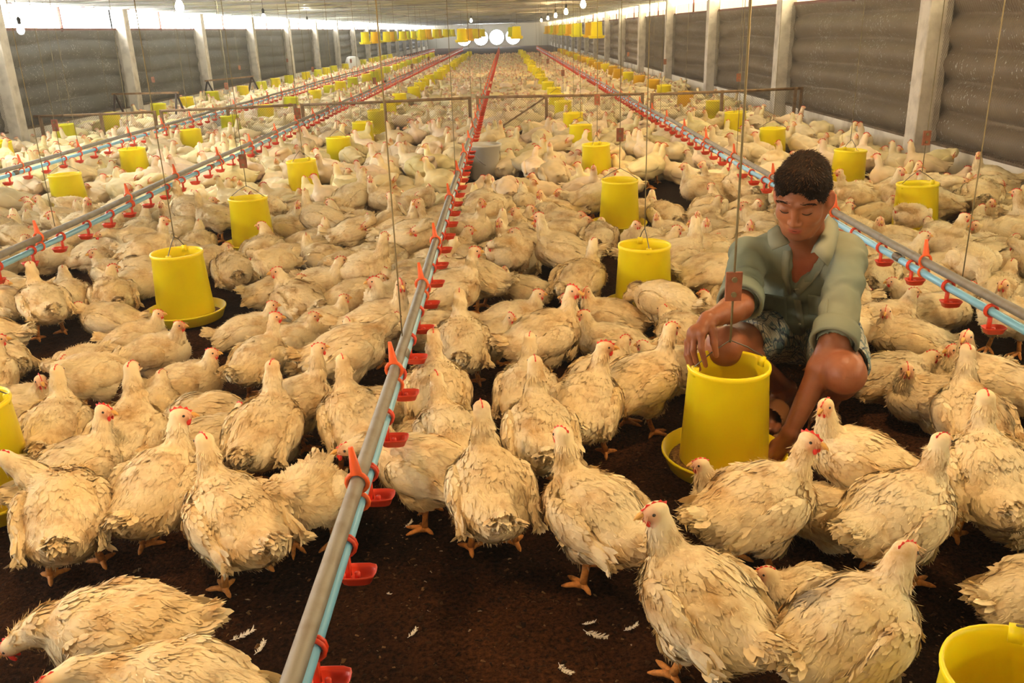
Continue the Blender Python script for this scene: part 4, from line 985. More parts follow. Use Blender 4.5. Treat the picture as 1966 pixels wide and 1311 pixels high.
for (x, y) in pts:
    L = LPN if y < 10.5 else (LPM if y < 20 else LPF); k = rr.choice(list(L)); V, Q, T, C = L[k]; a = rr.uniform(0, 2 * pi); s = rr.uniform(.96, 1.12) * (1 if L is LPN else .92)
    W = (V * s) @ rz(a).T + (x, y, 0); dirt = rr.uniform(.72, 1.06); tn = np.array((1, rr.uniform(.9, 1.0), rr.uniform(.74, 1.0)))
    CC.append(np.clip(C * dirt * tn * (1 + .10 * vnoise(V, 30, int(x * 7) % 9))[:, None], 0, 1)); VV.append(W); QQ.append(Q + n); TT.append(T + n); n += len(V)
g.v = [np.concatenate(VV)]; g.q = [np.concatenate(QQ)]; g.t = [np.concatenate(TT)]; g.mq = [np.zeros(len(g.q[0]), int)]; g.mt = [np.zeros(len(g.t[0]), int)]
c4 = np.ones((n, 4)); c4[:, :3] = np.concatenate(CC); g.c = [c4]; g.n = n
o = g.obj('distant_flock', 'flock_feather', color=True); tag(o, 'dense flock of white chickens filling the shed floor towards the far end', 'chickens', kind='stuff')
# ------------------------------------------------------------------ the squatting man
def _attr(name, rough, spec, noise_s, noise_c, sub=0.0, bump=None):
    m = mat(name, (.8, .8, .8), rough, spec=spec, sub=sub, bump=bump); nt = m.node_tree; N = nt.nodes; L = nt.links
    a = N.new('ShaderNodeAttribute'); a.attribute_name = 'Col'; tc = N.new('ShaderNodeTexCoord'); t = N.new('ShaderNodeTexNoise'); t.inputs['Scale'].default_value = noise_s; t.inputs['Detail'].default_value = 4
    r = N.new('ShaderNodeMapRange'); r.inputs[1].default_value = .4; r.inputs[2].default_value = .7; mx = N.new('ShaderNodeMix'); mx.data_type = 'RGBA'; mx.blend_type = 'MULTIPLY'; mx.inputs[7].default_value = (*noise_c, 1)
    L.new(tc.outputs['Object'], t.inputs[0]); L.new(t.outputs[0], r.inputs[0]); L.new(r.outputs[0], mx.inputs[0]); L.new(a.outputs['Color'], mx.inputs[6]); L.new(mx.outputs[2], N['Principled BSDF'].inputs['Base Color'])
_attr('skin', .46, .42, 24, (.86, .76, .70), sub=.08, bump=(140, .25, .002))
_attr('hair_black', .8, .08, 120, (.5, .42, .36))
mat('shirt_cloth', (.17, .205, .165), .85, spec=.12, noise=(5, (.23, .235, .165), .4, .7), bump=(420, .2, .001))
mat('shirt_edge', (.24, .25, .185), .85, spec=.12)
mat('logo_blue', (.06, .09, .22), .8)
mat('logo_white', (.60, .60, .52), .8)
mat('button', (.38, .36, .27), .4)
mat('sandal', (.26, .11, .035), .5, spec=.4)
mat('dark_lash', (.035, .018, .012), .7)
def _plaid():
    m = mat('plaid', (.5, .48, .4), .85, spec=.1); nt = m.node_tree; N = nt.nodes; L = nt.links; b = N['Principled BSDF']; tc = N.new('ShaderNodeTexCoord')
    def wave(rot, sc):
        mp = N.new('ShaderNodeMapping'); mp.inputs['Rotation'].default_value = rot; L.new(tc.outputs['Object'], mp.inputs[0])
        w = N.new('ShaderNodeTexWave'); w.inputs['Scale'].default_value = sc; w.inputs['Distortion'].default_value = 1.2; L.new(mp.outputs[0], w.inputs[0])
        r = N.new('ShaderNodeMapRange'); r.inputs[1].default_value = .86; r.inputs[2].default_value = .97; L.new(w.outputs['Fac'], r.inputs[0]); return r
    w1 = wave((0, .5, .5), 26); w2 = wave((0, .5, .5 + pi / 2), 26); mxm = N.new('ShaderNodeMath'); mxm.operation = 'MAXIMUM'; L.new(w1.outputs[0], mxm.inputs[0]); L.new(w2.outputs[0], mxm.inputs[1])
    a = N.new('ShaderNodeMix'); a.data_type = 'RGBA'; a.inputs[6].default_value = (.50, .48, .38, 1); a.inputs[7].default_value = (.10, .12, .15, 1); L.new(mxm.outputs[0], a.inputs[0])
    n = N.new('ShaderNodeTexNoise'); n.inputs['Scale'].default_value = 17; n.inputs['Detail'].default_value = 3; n.inputs['Distortion'].default_value = 2.5; L.new(tc.outputs['Object'], n.inputs[0])
    r = N.new('ShaderNodeMapRange'); r.inputs[1].default_value = .50; r.inputs[2].default_value = .58; L.new(n.outputs[0], r.inputs[0])
    c = N.new('ShaderNodeMix'); c.data_type = 'RGBA'; c.blend_type = 'MULTIPLY'; c.inputs[7].default_value = (.30, .46, .62, 1); L.new(r.outputs[0], c.inputs[0]); L.new(a.outputs[2], c.inputs[6]); L.new(c.outputs[2], b.inputs['Base Color'])
_plaid()
def A(px, py, y): return atY(px, py, y)
man = empty('person', (.95, 2.75, 0)); tag(man, 'squatting man in grey-green shirt and patterned shorts, reaching into a yellow feeder', 'person')
def kid(g, name, m, color=False, parent=None, smooth=True):
    o = g.obj(name, m, None, smooth, color); o.parent = parent or man
    o.location = (-.95, -2.75, 0) if parent is None else (0, 0, 0); return o
def unit(v): v = np.array(v, float); return v / np.linalg.norm(v)
hipC = A(1545, 640, 2.95); nkB = A(1553, 462, 2.72)
Ut = unit(nkB - hipC); St = unit((math.cos(R(20)), -math.sin(R(20)), 0)); St = unit(St - Ut * (St @ Ut)); Ft = np.cross(Ut, St); Ft = Ft if Ft[1] < 0 else -Ft
TB = np.stack([St, Ft, Ut], 1); TL = np.linalg.norm(nkB - hipC)
def T_(s, f, u): return hipC + TB @ np.array((s, f, u * TL))
shR, shL = A(1437, 490, 2.79), A(1626, 500, 2.66)
elR, wrR = A(1420, 588, 2.52), A(1360, 614, 2.40)
elL, wrL = A(1602, 655, 2.40), A(1516, 832, 2.33)
hpR, hpL = hipC - St * .085 + (0, -.01, 0), hipC + St * .085 + (0, -.01, 0)
knL, knR = A(1622, 716, 2.32), A(1392, 664, 2.50)
anL, toL = A(1590, 792, 2.66), A(1577, 838, 2.53)
anR, toR = A(1508, 752, 2.74), A(1480, 800, 2.62)
anL[2] = .10; toL[2] = .030; anR[2] = .10; toR[2] = .030
# head frame
az, pt = R(31), R(25)
HF = np.array((-math.sin(az) * math.cos(pt), -math.cos(az) * math.cos(pt), -math.sin(pt))); HS = unit((math.cos(az), -math.sin(az), -.03)); HU = np.cross(HS, HF); HU = HU if HU[2] > 0 else -HU; HS = np.cross(HF, HU); HS = HS if HS[0] > 0 else -HS
HBm = np.stack([HS, HF, HU], 1); HC = A(1541, 370, 2.60); hs = 1.0
def H_(s, f, u): return HC + HBm @ (np.array((s, f, u)) * hs)
def skin_body(S):
    # trunk
    S.ell(T_(0, .0, .74), (.150, .088, .155), TB, .04); S.ell(T_(0, .01, .40), (.130, .095, .13), TB, .04); S.ell(T_(0, .0, .02), (.150, .11, .11), TB, .04)
    S.cap(T_(-.11, 0, .90), T_(.11, 0, .90), .052, .052, .04)
    S.cap(T_(0, .035, .98), T_(-.06, .03, .93), .014, .012, .015); S.cap(T_(0, .035, .98), T_(.06, .03, .93), .014, .012, .015)
    S.cap(T_(0, .01, .95), H_(0, -.02, -.07), .057, .054, .03)
    for sh, el, wr in ((shR, elR, wrR), (shL, elL, wrL)):
        S.cap(sh, el, .048, .040, .03); m = el + (wr - el) * .30; S.cap(el, m, .041, .040, .015); S.cap(m, wr, .039, .0245, .015); S.ell(el, (.038, .038, .038), None, .01)
    for hp, kn, an, to in ((hpL, knL, anL, toL), (hpR, knR, anR, toR)):
        S.cap(hp, kn + (hp - kn) * .12, .085, .062, .03); S.ell(kn, (.058, .058, .058), None, .035); S.ell(kn + unit(kn - hp) * .016 + (0, 0, -.006), (.044, .038, .044), None, .03)
        m = kn + (an - kn) * .35; S.cap(kn, m, .052, .054, .02); S.cap(m, an, .052, .031, .02); heel = an + unit((an - to) * (1, 1, 0)) * .035; heel[2] = .04
        S.cap(an, heel, .031, .027, .02); S.cap(an, to + (0, .03, .022), .032, .026, .02); S.cap(heel, to, .024, .020, .02)
        d = unit((to - an) * (1, 1, 0)); sd = np.array((-d[1], d[0], 0)); sd = sd if sd[0] > 0 else -sd
        for k, (o, l, r) in enumerate(((-.030, .045, .0125), (-.010, .046, .010), (.006, .040, .0095), (.020, .034, .009), (.033, .026, .0085))):
            o = o if hp is hpL else -o; a = to + sd * o; a[2] = .030; S.cap(a, a + d * l + (0, 0, -.004), r, r * .95, .006)
    # head
    S.ell(H_(0, -.012, .018), (.073, .094, .084), HBm, .01); S.ell(H_(0, .030, -.025), (.064, .062, .075), HBm, .02)
    S.ell(H_(0, .030, -.076), (.053, .056, .047), HBm, .025); S.ell(H_(0, .064, -.112), (.027, .022, .019), HBm, .02)
    for x in (-1, 1):
        S.cap(H_(x * .056, .0, -.055), H_(x * .032, .055, -.104), .023, .016, .025)                 # jaw
        S.ell(H_(x * .041, .058, -.038), (.022, .022, .020), HBm, .025)                             # cheekbone
        S.cap(H_(x * .050, .068, .020), H_(x * .014, .086, .014), .0085, .0085, .012)               # brow ridge
        S.ell(H_(x * .031, .099, -.006), (.019, .016, .012), HBm, .010, 'sub')                      # socket
        S.ell(H_(x * .031, .0735, -.009), (.0165, .0145, .0125), HBm, .004)                         # lowered eyelid
        S.ell(H_(x * .081, -.006, -.020), (.009, .019, .034), HBm @ rz(x * .5), .008); S.ell(H_(x * .089, .000, -.014), (.005, .010, .018), HBm @ rz(x * .5), .005, 'sub')
        S.ell(H_(x * .0140, .096, -.046), (.0082, .009, .0078), HBm, .005)                           # nostril wing
        S.ell(H_(x * .007, .103, -.055), (.0035, .005, .004), HBm, .002, 'sub')
    S.cap(H_(0, .088, .008), H_(0, .106, -.040), .0070, .0095, .010); S.ell(H_(0, .104, -.045), (.0105, .010, .009), HBm, .006)
    S.ell(H_(0, .066, -.074), (.034, .026, .026), HBm, .018)
    S.ell(H_(0, .0905, -.069), (.023, .0075, .0055), HBm, .006); S.ell(H_(0, .0885, -.080), (.019, .0085, .0065), HBm, .005)
    S.cap(H_(-.022, .0985, -.0745), H_(.022, .0985, -.0745), .0022, .0022, .002, 'sub')
    # right hand hanging over the rim (image left)
    ks = [A(1347, 640, 2.345), A(1334, 645, 2.36), A(1327, 650, 2.375), A(1321, 657, 2.39)]
    for k in ks: S.cap(wrR, k, .020, .0125, .012)
    S.ell((wrR + sum(ks)) / 5, (.030, .026, .030), None, .01)
    tips = [[(1346, 668, 2.33), (1351, 686, 2.33), (1355, 702, 2.335)], [(1331, 673, 2.34), (1336, 692, 2.34), (1343, 709, 2.345)], [(1324, 680, 2.36), (1329, 697, 2.36), (1335, 712, 2.36)], [(1319, 682, 2.38), (1323, 696, 2.375), (1328, 707, 2.37)]]
    for k, tp in zip(ks, tips):
        P = [k] + [A(*t) for t in tp]; S.chain(P, [.0108, .0095, .0085, .0070], .003)
    P = [wrR + (0, -.01, -.01), A(1368, 634, 2.36), A(1371, 658, 2.345), A(1375, 682, 2.34)]; S.chain(P, [.017, .0125, .0105, .0085], .006)
    # left hand in the pan (image right)
    ks = [A(1480, 868, 2.33), A(1489, 874, 2.33), A(1499, 877, 2.335), A(1508, 874, 2.345)]
    for k in ks: S.cap(wrL, k, .021, .0125, .012)
    tips = [[(1468, 888, 2.315), (1460, 903, 2.31)], [(1480, 893, 2.31), (1473, 908, 2.305)], [(1492, 896, 2.315), (1487, 911, 2.31)], [(1504, 893, 2.33), (1501, 907, 2.325)]]
    for k, tp in zip(ks, tips): S.chain([k] + [A(*t) for t in tp], [.0108, .0095, .0075], .003)
    S.chain([wrL + (-.01, 0, -.01), A(1487, 852, 2.33), A(1476, 868, 2.32), A(1468, 878, 2.31)], [.017, .0125, .0105, .0085], .006)
S = SDF((.34, 2.12, -.01), (1.28, 3.12, .98), .0034); skin_body(S); P, Q = S.mesh(); P = smooth_mesh(P, Q, 1, .4)
g = G(); g.add(P, Q); C = np.repeat(np.array([[.27, .095, .038]]), len(P), 0)
def paint(c, r, col, k=1.0):
    w = np.clip(1 - np.linalg.norm((P - c) @ HBm / np.array(r), axis=1), 0, 1)[:, None]; w = np.clip(w * 2.2, 0, 1) * k; C[:] = C * (1 - w) + w * np.array(col)
paint(H_(0, .075, -.05), (.08, .06, .07), (.46, .185, .085), .7)
paint(H_(0, .098, -.0745), (.030, .016, .013), (.40, .105, .070)); paint(H_(0, .10, -.062), (.032, .02, .007), (.20, .09, .05), .55); paint(H_(0, .085, -.105), (.035, .03, .018), (.26, .12, .07), .5)
for x in (-1, 1):
    paint(H_(x * .031, .09, -.006), (.026, .02, .014), (.28, .11, .055), .7); paint(H_(x * .084, 0, -.018), (.02, .02, .03), (.48, .15, .08), .8)
for kn in (knL, knR):
    w = np.clip(1 - np.linalg.norm(P - kn, axis=1) / .09, 0, 1)[:, None] * .5; C[:] = C * (1 - w) + w * np.array((.46, .17, .10))
w = np.clip(1 - np.linalg.norm(P - T_(0, .09, .86), axis=1) / .12, 0, 1)[:, None] * .8; C[:] = C * (1 - w) + w * np.array((.40, .10, .055))
g.c[-1][:, :3] = C; body = kid(g, 'body', 'skin', True)
for x in (-1, 1):   # lashes and brows
    g = G(); g.tube([H_(x * (.031 + .017 * t), .0885 - .006 * t * t - .002 * (t > .5), -.0155 + .004 * t * t) for t in np.linspace(-1, 1, 9)], [.0006, .0013, .0016, .0017, .0017, .0017, .0016, .0013, .0006], 6); kid(g, 'eyelash', 'dark_lash')
    g = G(); n = 44; t = np.linspace(-1, 1, n); rg = np.random.default_rng(3); SP = np.array([H_(x * (.033 + .021 * a), .0895 - .012 * (a * .5 + .5) ** 2, .018 + .004 * (1 - a * a) + rg.normal(0, .0018)) for a in t])
    feather_cards(g, SP, np.repeat(HF[None], n, 0), np.repeat((HS * x + HU * .25)[None], n, 0), np.full(n, .0075), np.full(n, .0018), .0008 + 0 * t, rg, np.repeat(np.array([[.03, .02, .015]]), n, 0), 2.0); kid(g, 'eyebrow', 'hair_black', True)
g = G(); g.tube([H_(.021 * t, .0965 - .010 * t * t, -.0745 - .0015 * t * t) for t in np.linspace(-1, 1, 9)], [.0004, .0010, .0013, .0014, .0014, .0014, .0013, .0010, .0004], 6); kid(g, 'mouth_line', 'dark_lash')
# hair
S = SDF(HC - .15, HC + .15, .004); S.ell(H_(0, -.014, .026), (.080, .103, .092), HBm, .0); S.ell(H_(-.01, .045, .078), (.062, .045, .030), HBm, .03)
S.ell(H_(.012, .118, -.026), (.060, .083, .098), HBm @ ry(-.3), .012, 'sub'); S.ell(H_(0, .02, -.125), (.14, .14, .075), HBm, .01, 'sub'); S.ell(H_(0, .06, -.06), (.12, .06, .055), HBm, .01, 'sub')
P2, Q2 = S.mesh(); P2 = smooth_mesh(P2, Q2, 2); N2 = normals(P2, Q2); L2 = (P2 - HC) @ HBm; P2 = P2 + N2 * (.004 * vnoise(L2 * (1.2, .5, .5), 70, 2) + .003 * vnoise(L2, 30, 4))[:, None]
g = G(); g.add(P2, Q2); g.c[-1][:, :3] = (.012, .008, .006); rg = np.random.default_rng(8)
S0, f = sample_surface(P2, Q2, 5200, rg); Sn = N2[Q2[f, 0]]; l = (S0 - HC) @ HBm
keep = (l @ np.array((0, 0, 1)) > -.07); S0, Sn, l = S0[keep], Sn[keep], l[keep]; side = np.clip(np.abs(l[:, 0]) / .07, 0, 1)[:, None]
Fl = (HF * .9 - HS * .35)[None] * (1 - side) * np.where(l[:, 1] > -.03, 1, -.6)[:, None] - HU[None] * (.35 + side * 1.0)
gr = np.array((.014, .009, .007))[None] * rg.uniform(.6, 1.5, (len(S0), 1)); gy = rg.random(len(S0)) < .08 * side[:, 0]; gr[gy] = (.09, .08, .075); top = (l[:, 2] > .07) & (rg.random(len(S0)) < .35); gr[top] = (.045, .022, .010)
feather_cards(g, S0, Sn, Fl, rg.uniform(.010, .026, len(S0)) * (1 - .65 * side[:, 0]) * np.where(l[:, 1] > .055, .5, 1), np.full(len(S0), .0018), rg.uniform(.001, .005, len(S0)), rg, gr, 3.0); kid(g, 'hair', 'hair_black', True)
# shirt
def cloth_mesh(S, folds, amp, seed, it=2):
    P, Q = S.mesh(); P = smooth_mesh(P, Q, it); Nn = normals(P, Q); d = np.zeros(len(P))
    for a, b, r, fr, am in folds:        # folds that run round or along a limb, fading with distance from it
        a = np.array(a); ba = np.array(b) - a; t = ((P - a) @ ba) / (ba @ ba); q = np.linalg.norm(P - a - np.clip(t, 0, 1)[:, None] * ba, axis=1); w = np.clip(1.6 - q / r, 0, 1) * np.clip((t + .25) * 4, 0, 1) * np.clip((1.25 - t) * 4, 0, 1)
        d += am * w * np.sin(fr * t + 3.5 * vnoise(P, 9, seed + 1) + 1.5 * vnoise(P, 22, seed))
    d += amp * vnoise(P * (1, 1, .45), 17, seed + 2) + amp * .5 * vnoise(P, 42, seed + 3)
    P = P + Nn * d[:, None]; return P, Q
S = SDF((.46, 2.28, .10), (1.28, 3.12, .86), .005)
S.ell(T_(0, .0, .74), (.163, .104, .160), TB, .04); S.ell(T_(0, .012, .40), (.155, .112, .15), TB, .04); S.ell(T_(0, -.01, .06), (.172, .120, .10), TB, .04)
S.cap(T_(-.115, 0, .89), T_(.115, 0, .89), .063, .063, .04); S.cap(T_(0, .0, .93), T_(0, .0, 1.02), .070, .066, .02)
for sh, el in ((shR, elR), (shL, elL)):
    S.cap(sh, sh + (el - sh) * .82, .064, .058, .03); c = sh + (el - sh) * (.72 if sh is shR else .82); e = sh + (el - sh) * (.90 if sh is shR else 1.02); ax = unit(el - sh); S.cap(c, e - ax * .02, .057, .057, .01); S.cap(e + ax * .045, e + ax * .14, .062, .062, .002, 'sub')
from mathutils.bvhtree import BVHTree
_p, _q = S.mesh(); BV = BVHTree.FromPolygons(_p.tolist(), _q.tolist())
def on_shirt(px, py, off=0.0, bv=None, y=None):
    r = _ray(px, py); h = (bv or BV).ray_cast(Vector((0, 0, CAM_H)), Vector(r))[0]
    return (np.array(h) if h is not None and y is None else A(px, py, y or 2.7)) - r * off
S.cap(T_(0, .0, 1.25), T_(0, .03, .96), .060, .054, .004, 'sub'); S.chain([on_shirt(1552, 452), on_shirt(1549, 478), on_shirt(1540, 505), on_shirt(1524, 548)], [.052, .044, .035, .024], .004, 'sub'); S.cap(on_shirt(1524, 548), on_shirt(1518, 566), .024, .012, .004, 'sub')
PS, QS = cloth_mesh(S, [(shR, elR, .07, 26, .005), (shL, elL, .07, 22, .005), (T_(-.10, .05, .85), T_(.02, .10, .2), .12, 9, .006), (T_(.10, .05, .85), T_(0, .10, .2), .12, 10, .006), (T_(0, .1, .35), T_(0, .1, .0), .2, 16, .005)], .004, 12)
g = G(); g.add(PS, QS); shirt = kid(g, 'shirt', 'shirt_cloth'); BS = BVHTree.FromPolygons(PS.tolist(), QS.tolist())
def drape(p, d=-1):
    """push points onto the shirt front along the torso's forward axis"""
    loc = (PS - hipC) @ TB; out = []
    for q in np.atleast_2d(p):
        l = (q - hipC) @ TB; m = (np.abs(loc[:, 0] - l[0]) < .012) & (np.abs(loc[:, 2] - l[2]) < .012) & (loc[:, 1] > 0)
        out.append(q + Ft * ((loc[m, 1].max() if m.any() else l[1]) - l[1] + .003))
    return np.array(out)
def patch(name, s0, s1, u0, u1, m, n=10, th=.002, par=None, lift=0.0):
    g = G(); s = np.linspace(s0, s1, n); u = np.linspace(u0, u1, n); pts = np.array([T_(a, .1, b) for a in s for b in u]); P = drape(pts) + Ft * lift
    P2_ = smooth_mesh(P, np.array([[i * n + j, (i + 1) * n + j, (i + 1) * n + j + 1, i * n + j + 1] for i in range(n - 1) for j in range(n - 1)]), 2, .5)
    g.add(P2_, [[i * n + j, (i + 1) * n + j, (i + 1) * n + j + 1, i * n + j + 1] for i in range(n - 1) for j in range(n - 1)]); o = kid(g, name, m)
    sm = o.modifiers.new('thick', 'SOLIDIFY'); sm.thickness = th; sm.offset = 0; return o
def sheet(name, rowsP, m, th=.003, sub=0):
    V = np.array([p for r in rowsP for p in r]); nr, nc = len(rowsP), len(rowsP[0]); Qs = [[i * nc + j, (i + 1) * nc + j, (i + 1) * nc + j + 1, i * nc + j + 1] for i in range(nr - 1) for j in range(nc - 1)]
    g = G(); g.add(V, Qs); o = kid(g, name, m); sm = o.modifiers.new('thick', 'SOLIDIFY'); sm.thickness = th; sm.offset = 0
    return o
def quad_px(a, b, c, d, nu, nv, off, edge=0.0):
    a, b, c, d = (np.array(q, float) for q in (a, b, c, d)); out = []
    for i in range(nu):
        t = i / (nu - 1); out.append([on_shirt(*((a * (1 - u) + b * u) * (1 - t) + (d * (1 - u) + c * u) * t), off, BS) for u in np.linspace(0, 1, nv)])
    P = np.array(out).reshape(-1, 3); Qn = np.array([[i * nv + j, (i + 1) * nv + j, (i + 1) * nv + j + 1, i * nv + j + 1] for i in range(nu - 1) for j in range(nv - 1)]); P = smooth_mesh(P, Qn, 2, .5) if nu > 3 and nv > 3 else P
    return P.reshape(nu, nv, 3)
sheet('shirt_pocket', quad_px((1450, 556), (1514, 568), (1516, 632), (1452, 622), 8, 8, .0035), 'shirt_cloth', .002)
sheet('shirt_pocket', quad_px((1548, 562), (1594, 568), (1590, 612), (1548, 606), 7, 7, .0035), 'shirt_cloth', .002)
def strip_px(name, A_, B_, off, m, th=.003):
    sheet(name, [[on_shirt(*p, off, BS) if len(p) == 2 else A(*p), (on_shirt(*p[:2], off, BS) + on_shirt(*q[:2], off, BS)) / 2 - _ray(*p[:2]) * .001 if len(p) == 2 and len(q) == 2 else (A(*(p if len(p) == 3 else (*p, 2.6))) + A(*(q if len(q) == 3 else (*q, 2.6)))) / 2, on_shirt(*q, off, BS) if len(q) == 2 else A(*q)] for p, q in zip(A_, B_)], m, th)
strip_px('button_placket', [(1521, 555), (1524, 580), (1530, 610), (1536, 645)], [(1534, 553), (1538, 580), (1543, 610), (1547, 645)], .005, 'shirt_edge', .002)
strip_px('lapel', [(1566, 494), (1556, 514), (1541, 535), (1523, 558)], [(1586, 502), (1574, 524), (1556, 546), (1532, 570)], .006, 'shirt_edge', .002)
strip_px('lapel', [(1519, 482), (1514, 505), (1513, 530), (1520, 560)], [(1504, 480), (1500, 505), (1501, 534), (1514, 566)], .006, 'shirt_edge', .002)
for px, py in ((1528, 588), (1535, 622)): g = G(); g.lathe([(.001, .002), (.0045, .0015), (.0045, -.001)], 10, on_shirt(px, py, .013, BS), mx=TB @ rx(-pi / 2)); kid(g, 'button', 'button')
# collar: right flap (image right) stands beside the neck and folds over, left flap lies flat
def collar(inner, fold, outer):
    sheet('collar', [[A(*a), A(*b), (A(*b) + A(*c)) / 2 - _ray(*c[:2]) * .006, A(*c)] for a, b, c in zip(inner, fold, outer)], 'shirt_edge', .003)
def sh_y(px, py, off): return (px, py, on_shirt(px, py, off, BS)[1])
collar([(1583, 425, 2.72), (1580, 440, 2.67), (1572, 458, 2.625), (1562, 474, 2.60), (1557, 486, 2.59)], [(1590, 413, 2.73), (1589, 430, 2.67), (1583, 450, 2.615), (1573, 468, 2.585), (1563, 484, 2.575)], [(1608, 428, 2.72), (1610, 446, 2.665), (1606, 470, 2.60), (1599, 492, 2.565), (1589, 511, 2.555)])
collar([(1497, 436, 2.70), (1503, 446, 2.66), (1510, 456, 2.63), (1516, 466, 2.61)], [(1492, 432, 2.71), (1497, 444, 2.66), (1504, 456, 2.62), (1513, 468, 2.60)], [(1474, 444, 2.70), (1474, 458, 2.655), (1476, 469, 2.63), (1482, 480, 2.615)])
# rolled cuffs
for sh, el, f, rr_, sgn in ((shR, elR, .84, .066, 1), (shL, elL, .93, .066, 1)):
    ax = unit(el - sh); c = sh + (el - sh) * f; z_ = ax; x_ = unit(np.cross(z_, (0, 1, .2))); y_ = np.cross(z_, x_); M_ = np.stack([x_, y_, z_], 1)
    g = G(); g.lathe([(rr_ - .010, -.026), (rr_ + .002, -.028), (rr_ + .005, -.010), (rr_ + .004, .012), (rr_ + .006, .028), (rr_ + .002, .036), (rr_ - .006, .033), (rr_ - .010, .010), (rr_ - .012, -.02)], 40, (0, 0, 0))
    V = g.v[0]; V[:] = V + (V / (np.linalg.norm(V[:, :2], axis=1)[:, None] + 1e-9) * (1, 1, 0)) * (.004 * vnoise(V, 22, 3))[:, None]; V[:, 2] += .006 * vnoise(V * (1, 1, 0), 18, 5); g.v[0] = V @ M_.T + c; kid(g, 'rolled_cuff', 'shirt_cloth')
# embroidered badge on the chest: lettering round a pale emblem
def letters(txt, size, name):
    cu = bpy.data.curves.new(name, 'FONT'); cu.body = txt; cu.size = size; cu.align_x = 'CENTER'; cu.extrude = .0006; cu.resolution_u = 2
    o = bpy.data.objects.new(name, cu); COL.objects.link(o); bpy.context.view_layer.update(); me = bpy.data.meshes.new_from_object(o.evaluated_get(bpy.context.evaluated_depsgraph_get())); bpy.data.objects.remove(o)
    V = np.array([v.co[:] for v in me.vertices]); F = [list(p.vertices) for p in me.polygons]; return V, F
badge = None
def arc_text(txt, c, rad, a0, a1, size, flip, m):
    """each letter stands on an arc round c = (side, up) on the shirt front"""
    out = bpy.data.meshes.new('badge'); VV, FF, n = [], [], 0
    for i, ch in enumerate(txt):
        V, F = letters(ch, size, 'badge_text'); a = a0 + (a1 - a0) * (i / max(1, len(txt) - 1)); s, u = c[0] + rad * math.sin(a), c[1] * TL + rad * math.cos(a)
        r_ = -a if not flip else pi - a; x = V[:, 0]; y = V[:, 1]; X = x * math.cos(r_) - y * math.sin(r_) + s; Y = x * math.sin(r_) + y * math.cos(r_) + u
        base = drape(T_(s, .1, u / TL))[0]; W = base + np.outer(X - s, St) + np.outer(Y - u, Ut) + Ft * .004 + np.outer(V[:, 2], Ft)
        VV.append(W); FF += [[k + n for k in f] for f in F]; n += len(V)
    out.from_pydata(np.concatenate(VV).tolist(), [], FF); out.materials.append(MATS[m]); o = bpy.data.objects.new('badge_lettering', out); COL.objects.link(o); o.parent = man; o.location = (-.95, -2.75, 0); return o
bc = (.083, .665)
arc_text('OTPX', bc, .026, -1.75, -.70, .012, False, 'logo_blue'); arc_text('AMTAM', bc, .031, 3.75, 2.55, .014, True, 'logo_blue'); arc_text('HD', bc, .026, 1.1, 1.7, .014, False, 'logo_blue')
g = G(); pts = drape(np.array([T_(bc[0] + s, .1, bc[1] + u / TL) for s, u in ((0, .022), (-.009, -.014), (.009, -.014), (0, -.004))])) + Ft * .004; g.add(pts, None, [[0, 1, 3], [0, 3, 2]]); o = kid(g, 'badge_emblem', 'logo_white', smooth=False); sm = o.modifiers.new('thick', 'SOLIDIFY'); sm.thickness = .001
# shorts
S = SDF((.42, 2.22, .02), (1.28, 3.14, .50), .005); S.ell(T_(0, .0, .02), (.165, .125, .12), TB, .03)
for hp, kn in ((hpL, knL), (hpR, knR)):
    e = kn + (hp - kn) * (.20 if kn is knL else .34); S.cap(hp, e, .108, .086, .035); ax = unit(kn - hp); S.cap(e + ax * .078, e + ax * .20, .082, .082, .003, 'sub'); S.cap(e + ax * .02 + (0, 0, .0), e + ax * .20, .060, .070, .003, 'sub')
P3, Q3 = cloth_mesh(S, [(hpL, knL, .11, 14, .006), (hpR, knR, .11, 12, .006)], .005, 31); g = G(); g.add(P3, Q3); kid(g, 'shorts', 'plaid')
# sandals
for an, to in ((anL, toL), (anR, toR)):
    d = unit((to - an) * (1, 1, 0)); sd = np.array((-d[1], d[0], 0)); tip = to + d * .055; heel = an - d * .045
    S = SDF(np.minimum(tip, heel) * (1, 1, 0) - (.09, .09, .01), np.maximum(tip, heel) * (1, 1, 0) + (.09, .09, .12), .004)
    a, b = np.array((*heel[:2], .013)), np.array((*to[:2], .013)); 
    for t in np.linspace(0, 1, 9): c = heel + (tip - heel) * t; S.ell((c[0], c[1], .010), (.036 + .012 * math.sin(pi * min(1, t * .9 + .1) * .75), .036, .011), None, .02)
    S.cap(to + d * -.045 + (0, 0, .018), to + d * -.008 + (0, 0, .012), .050, .047, .006); S.cap(to - d * .12 + (0, 0, .02), to + d * .10 + (0, 0, .008), .041, .038, .003, 'sub')
    S.cap((*(to[:2] - d[:2] * .3), -.075), (*(to[:2] + d[:2] * .3), -.075), .074, .074, .002, 'sub')
    P4, Q4 = S.mesh(); P4 = smooth_mesh(P4, Q4, 1); g = G(); g.add(P4, Q4)
    kid(g, 'sandal', 'sandal')
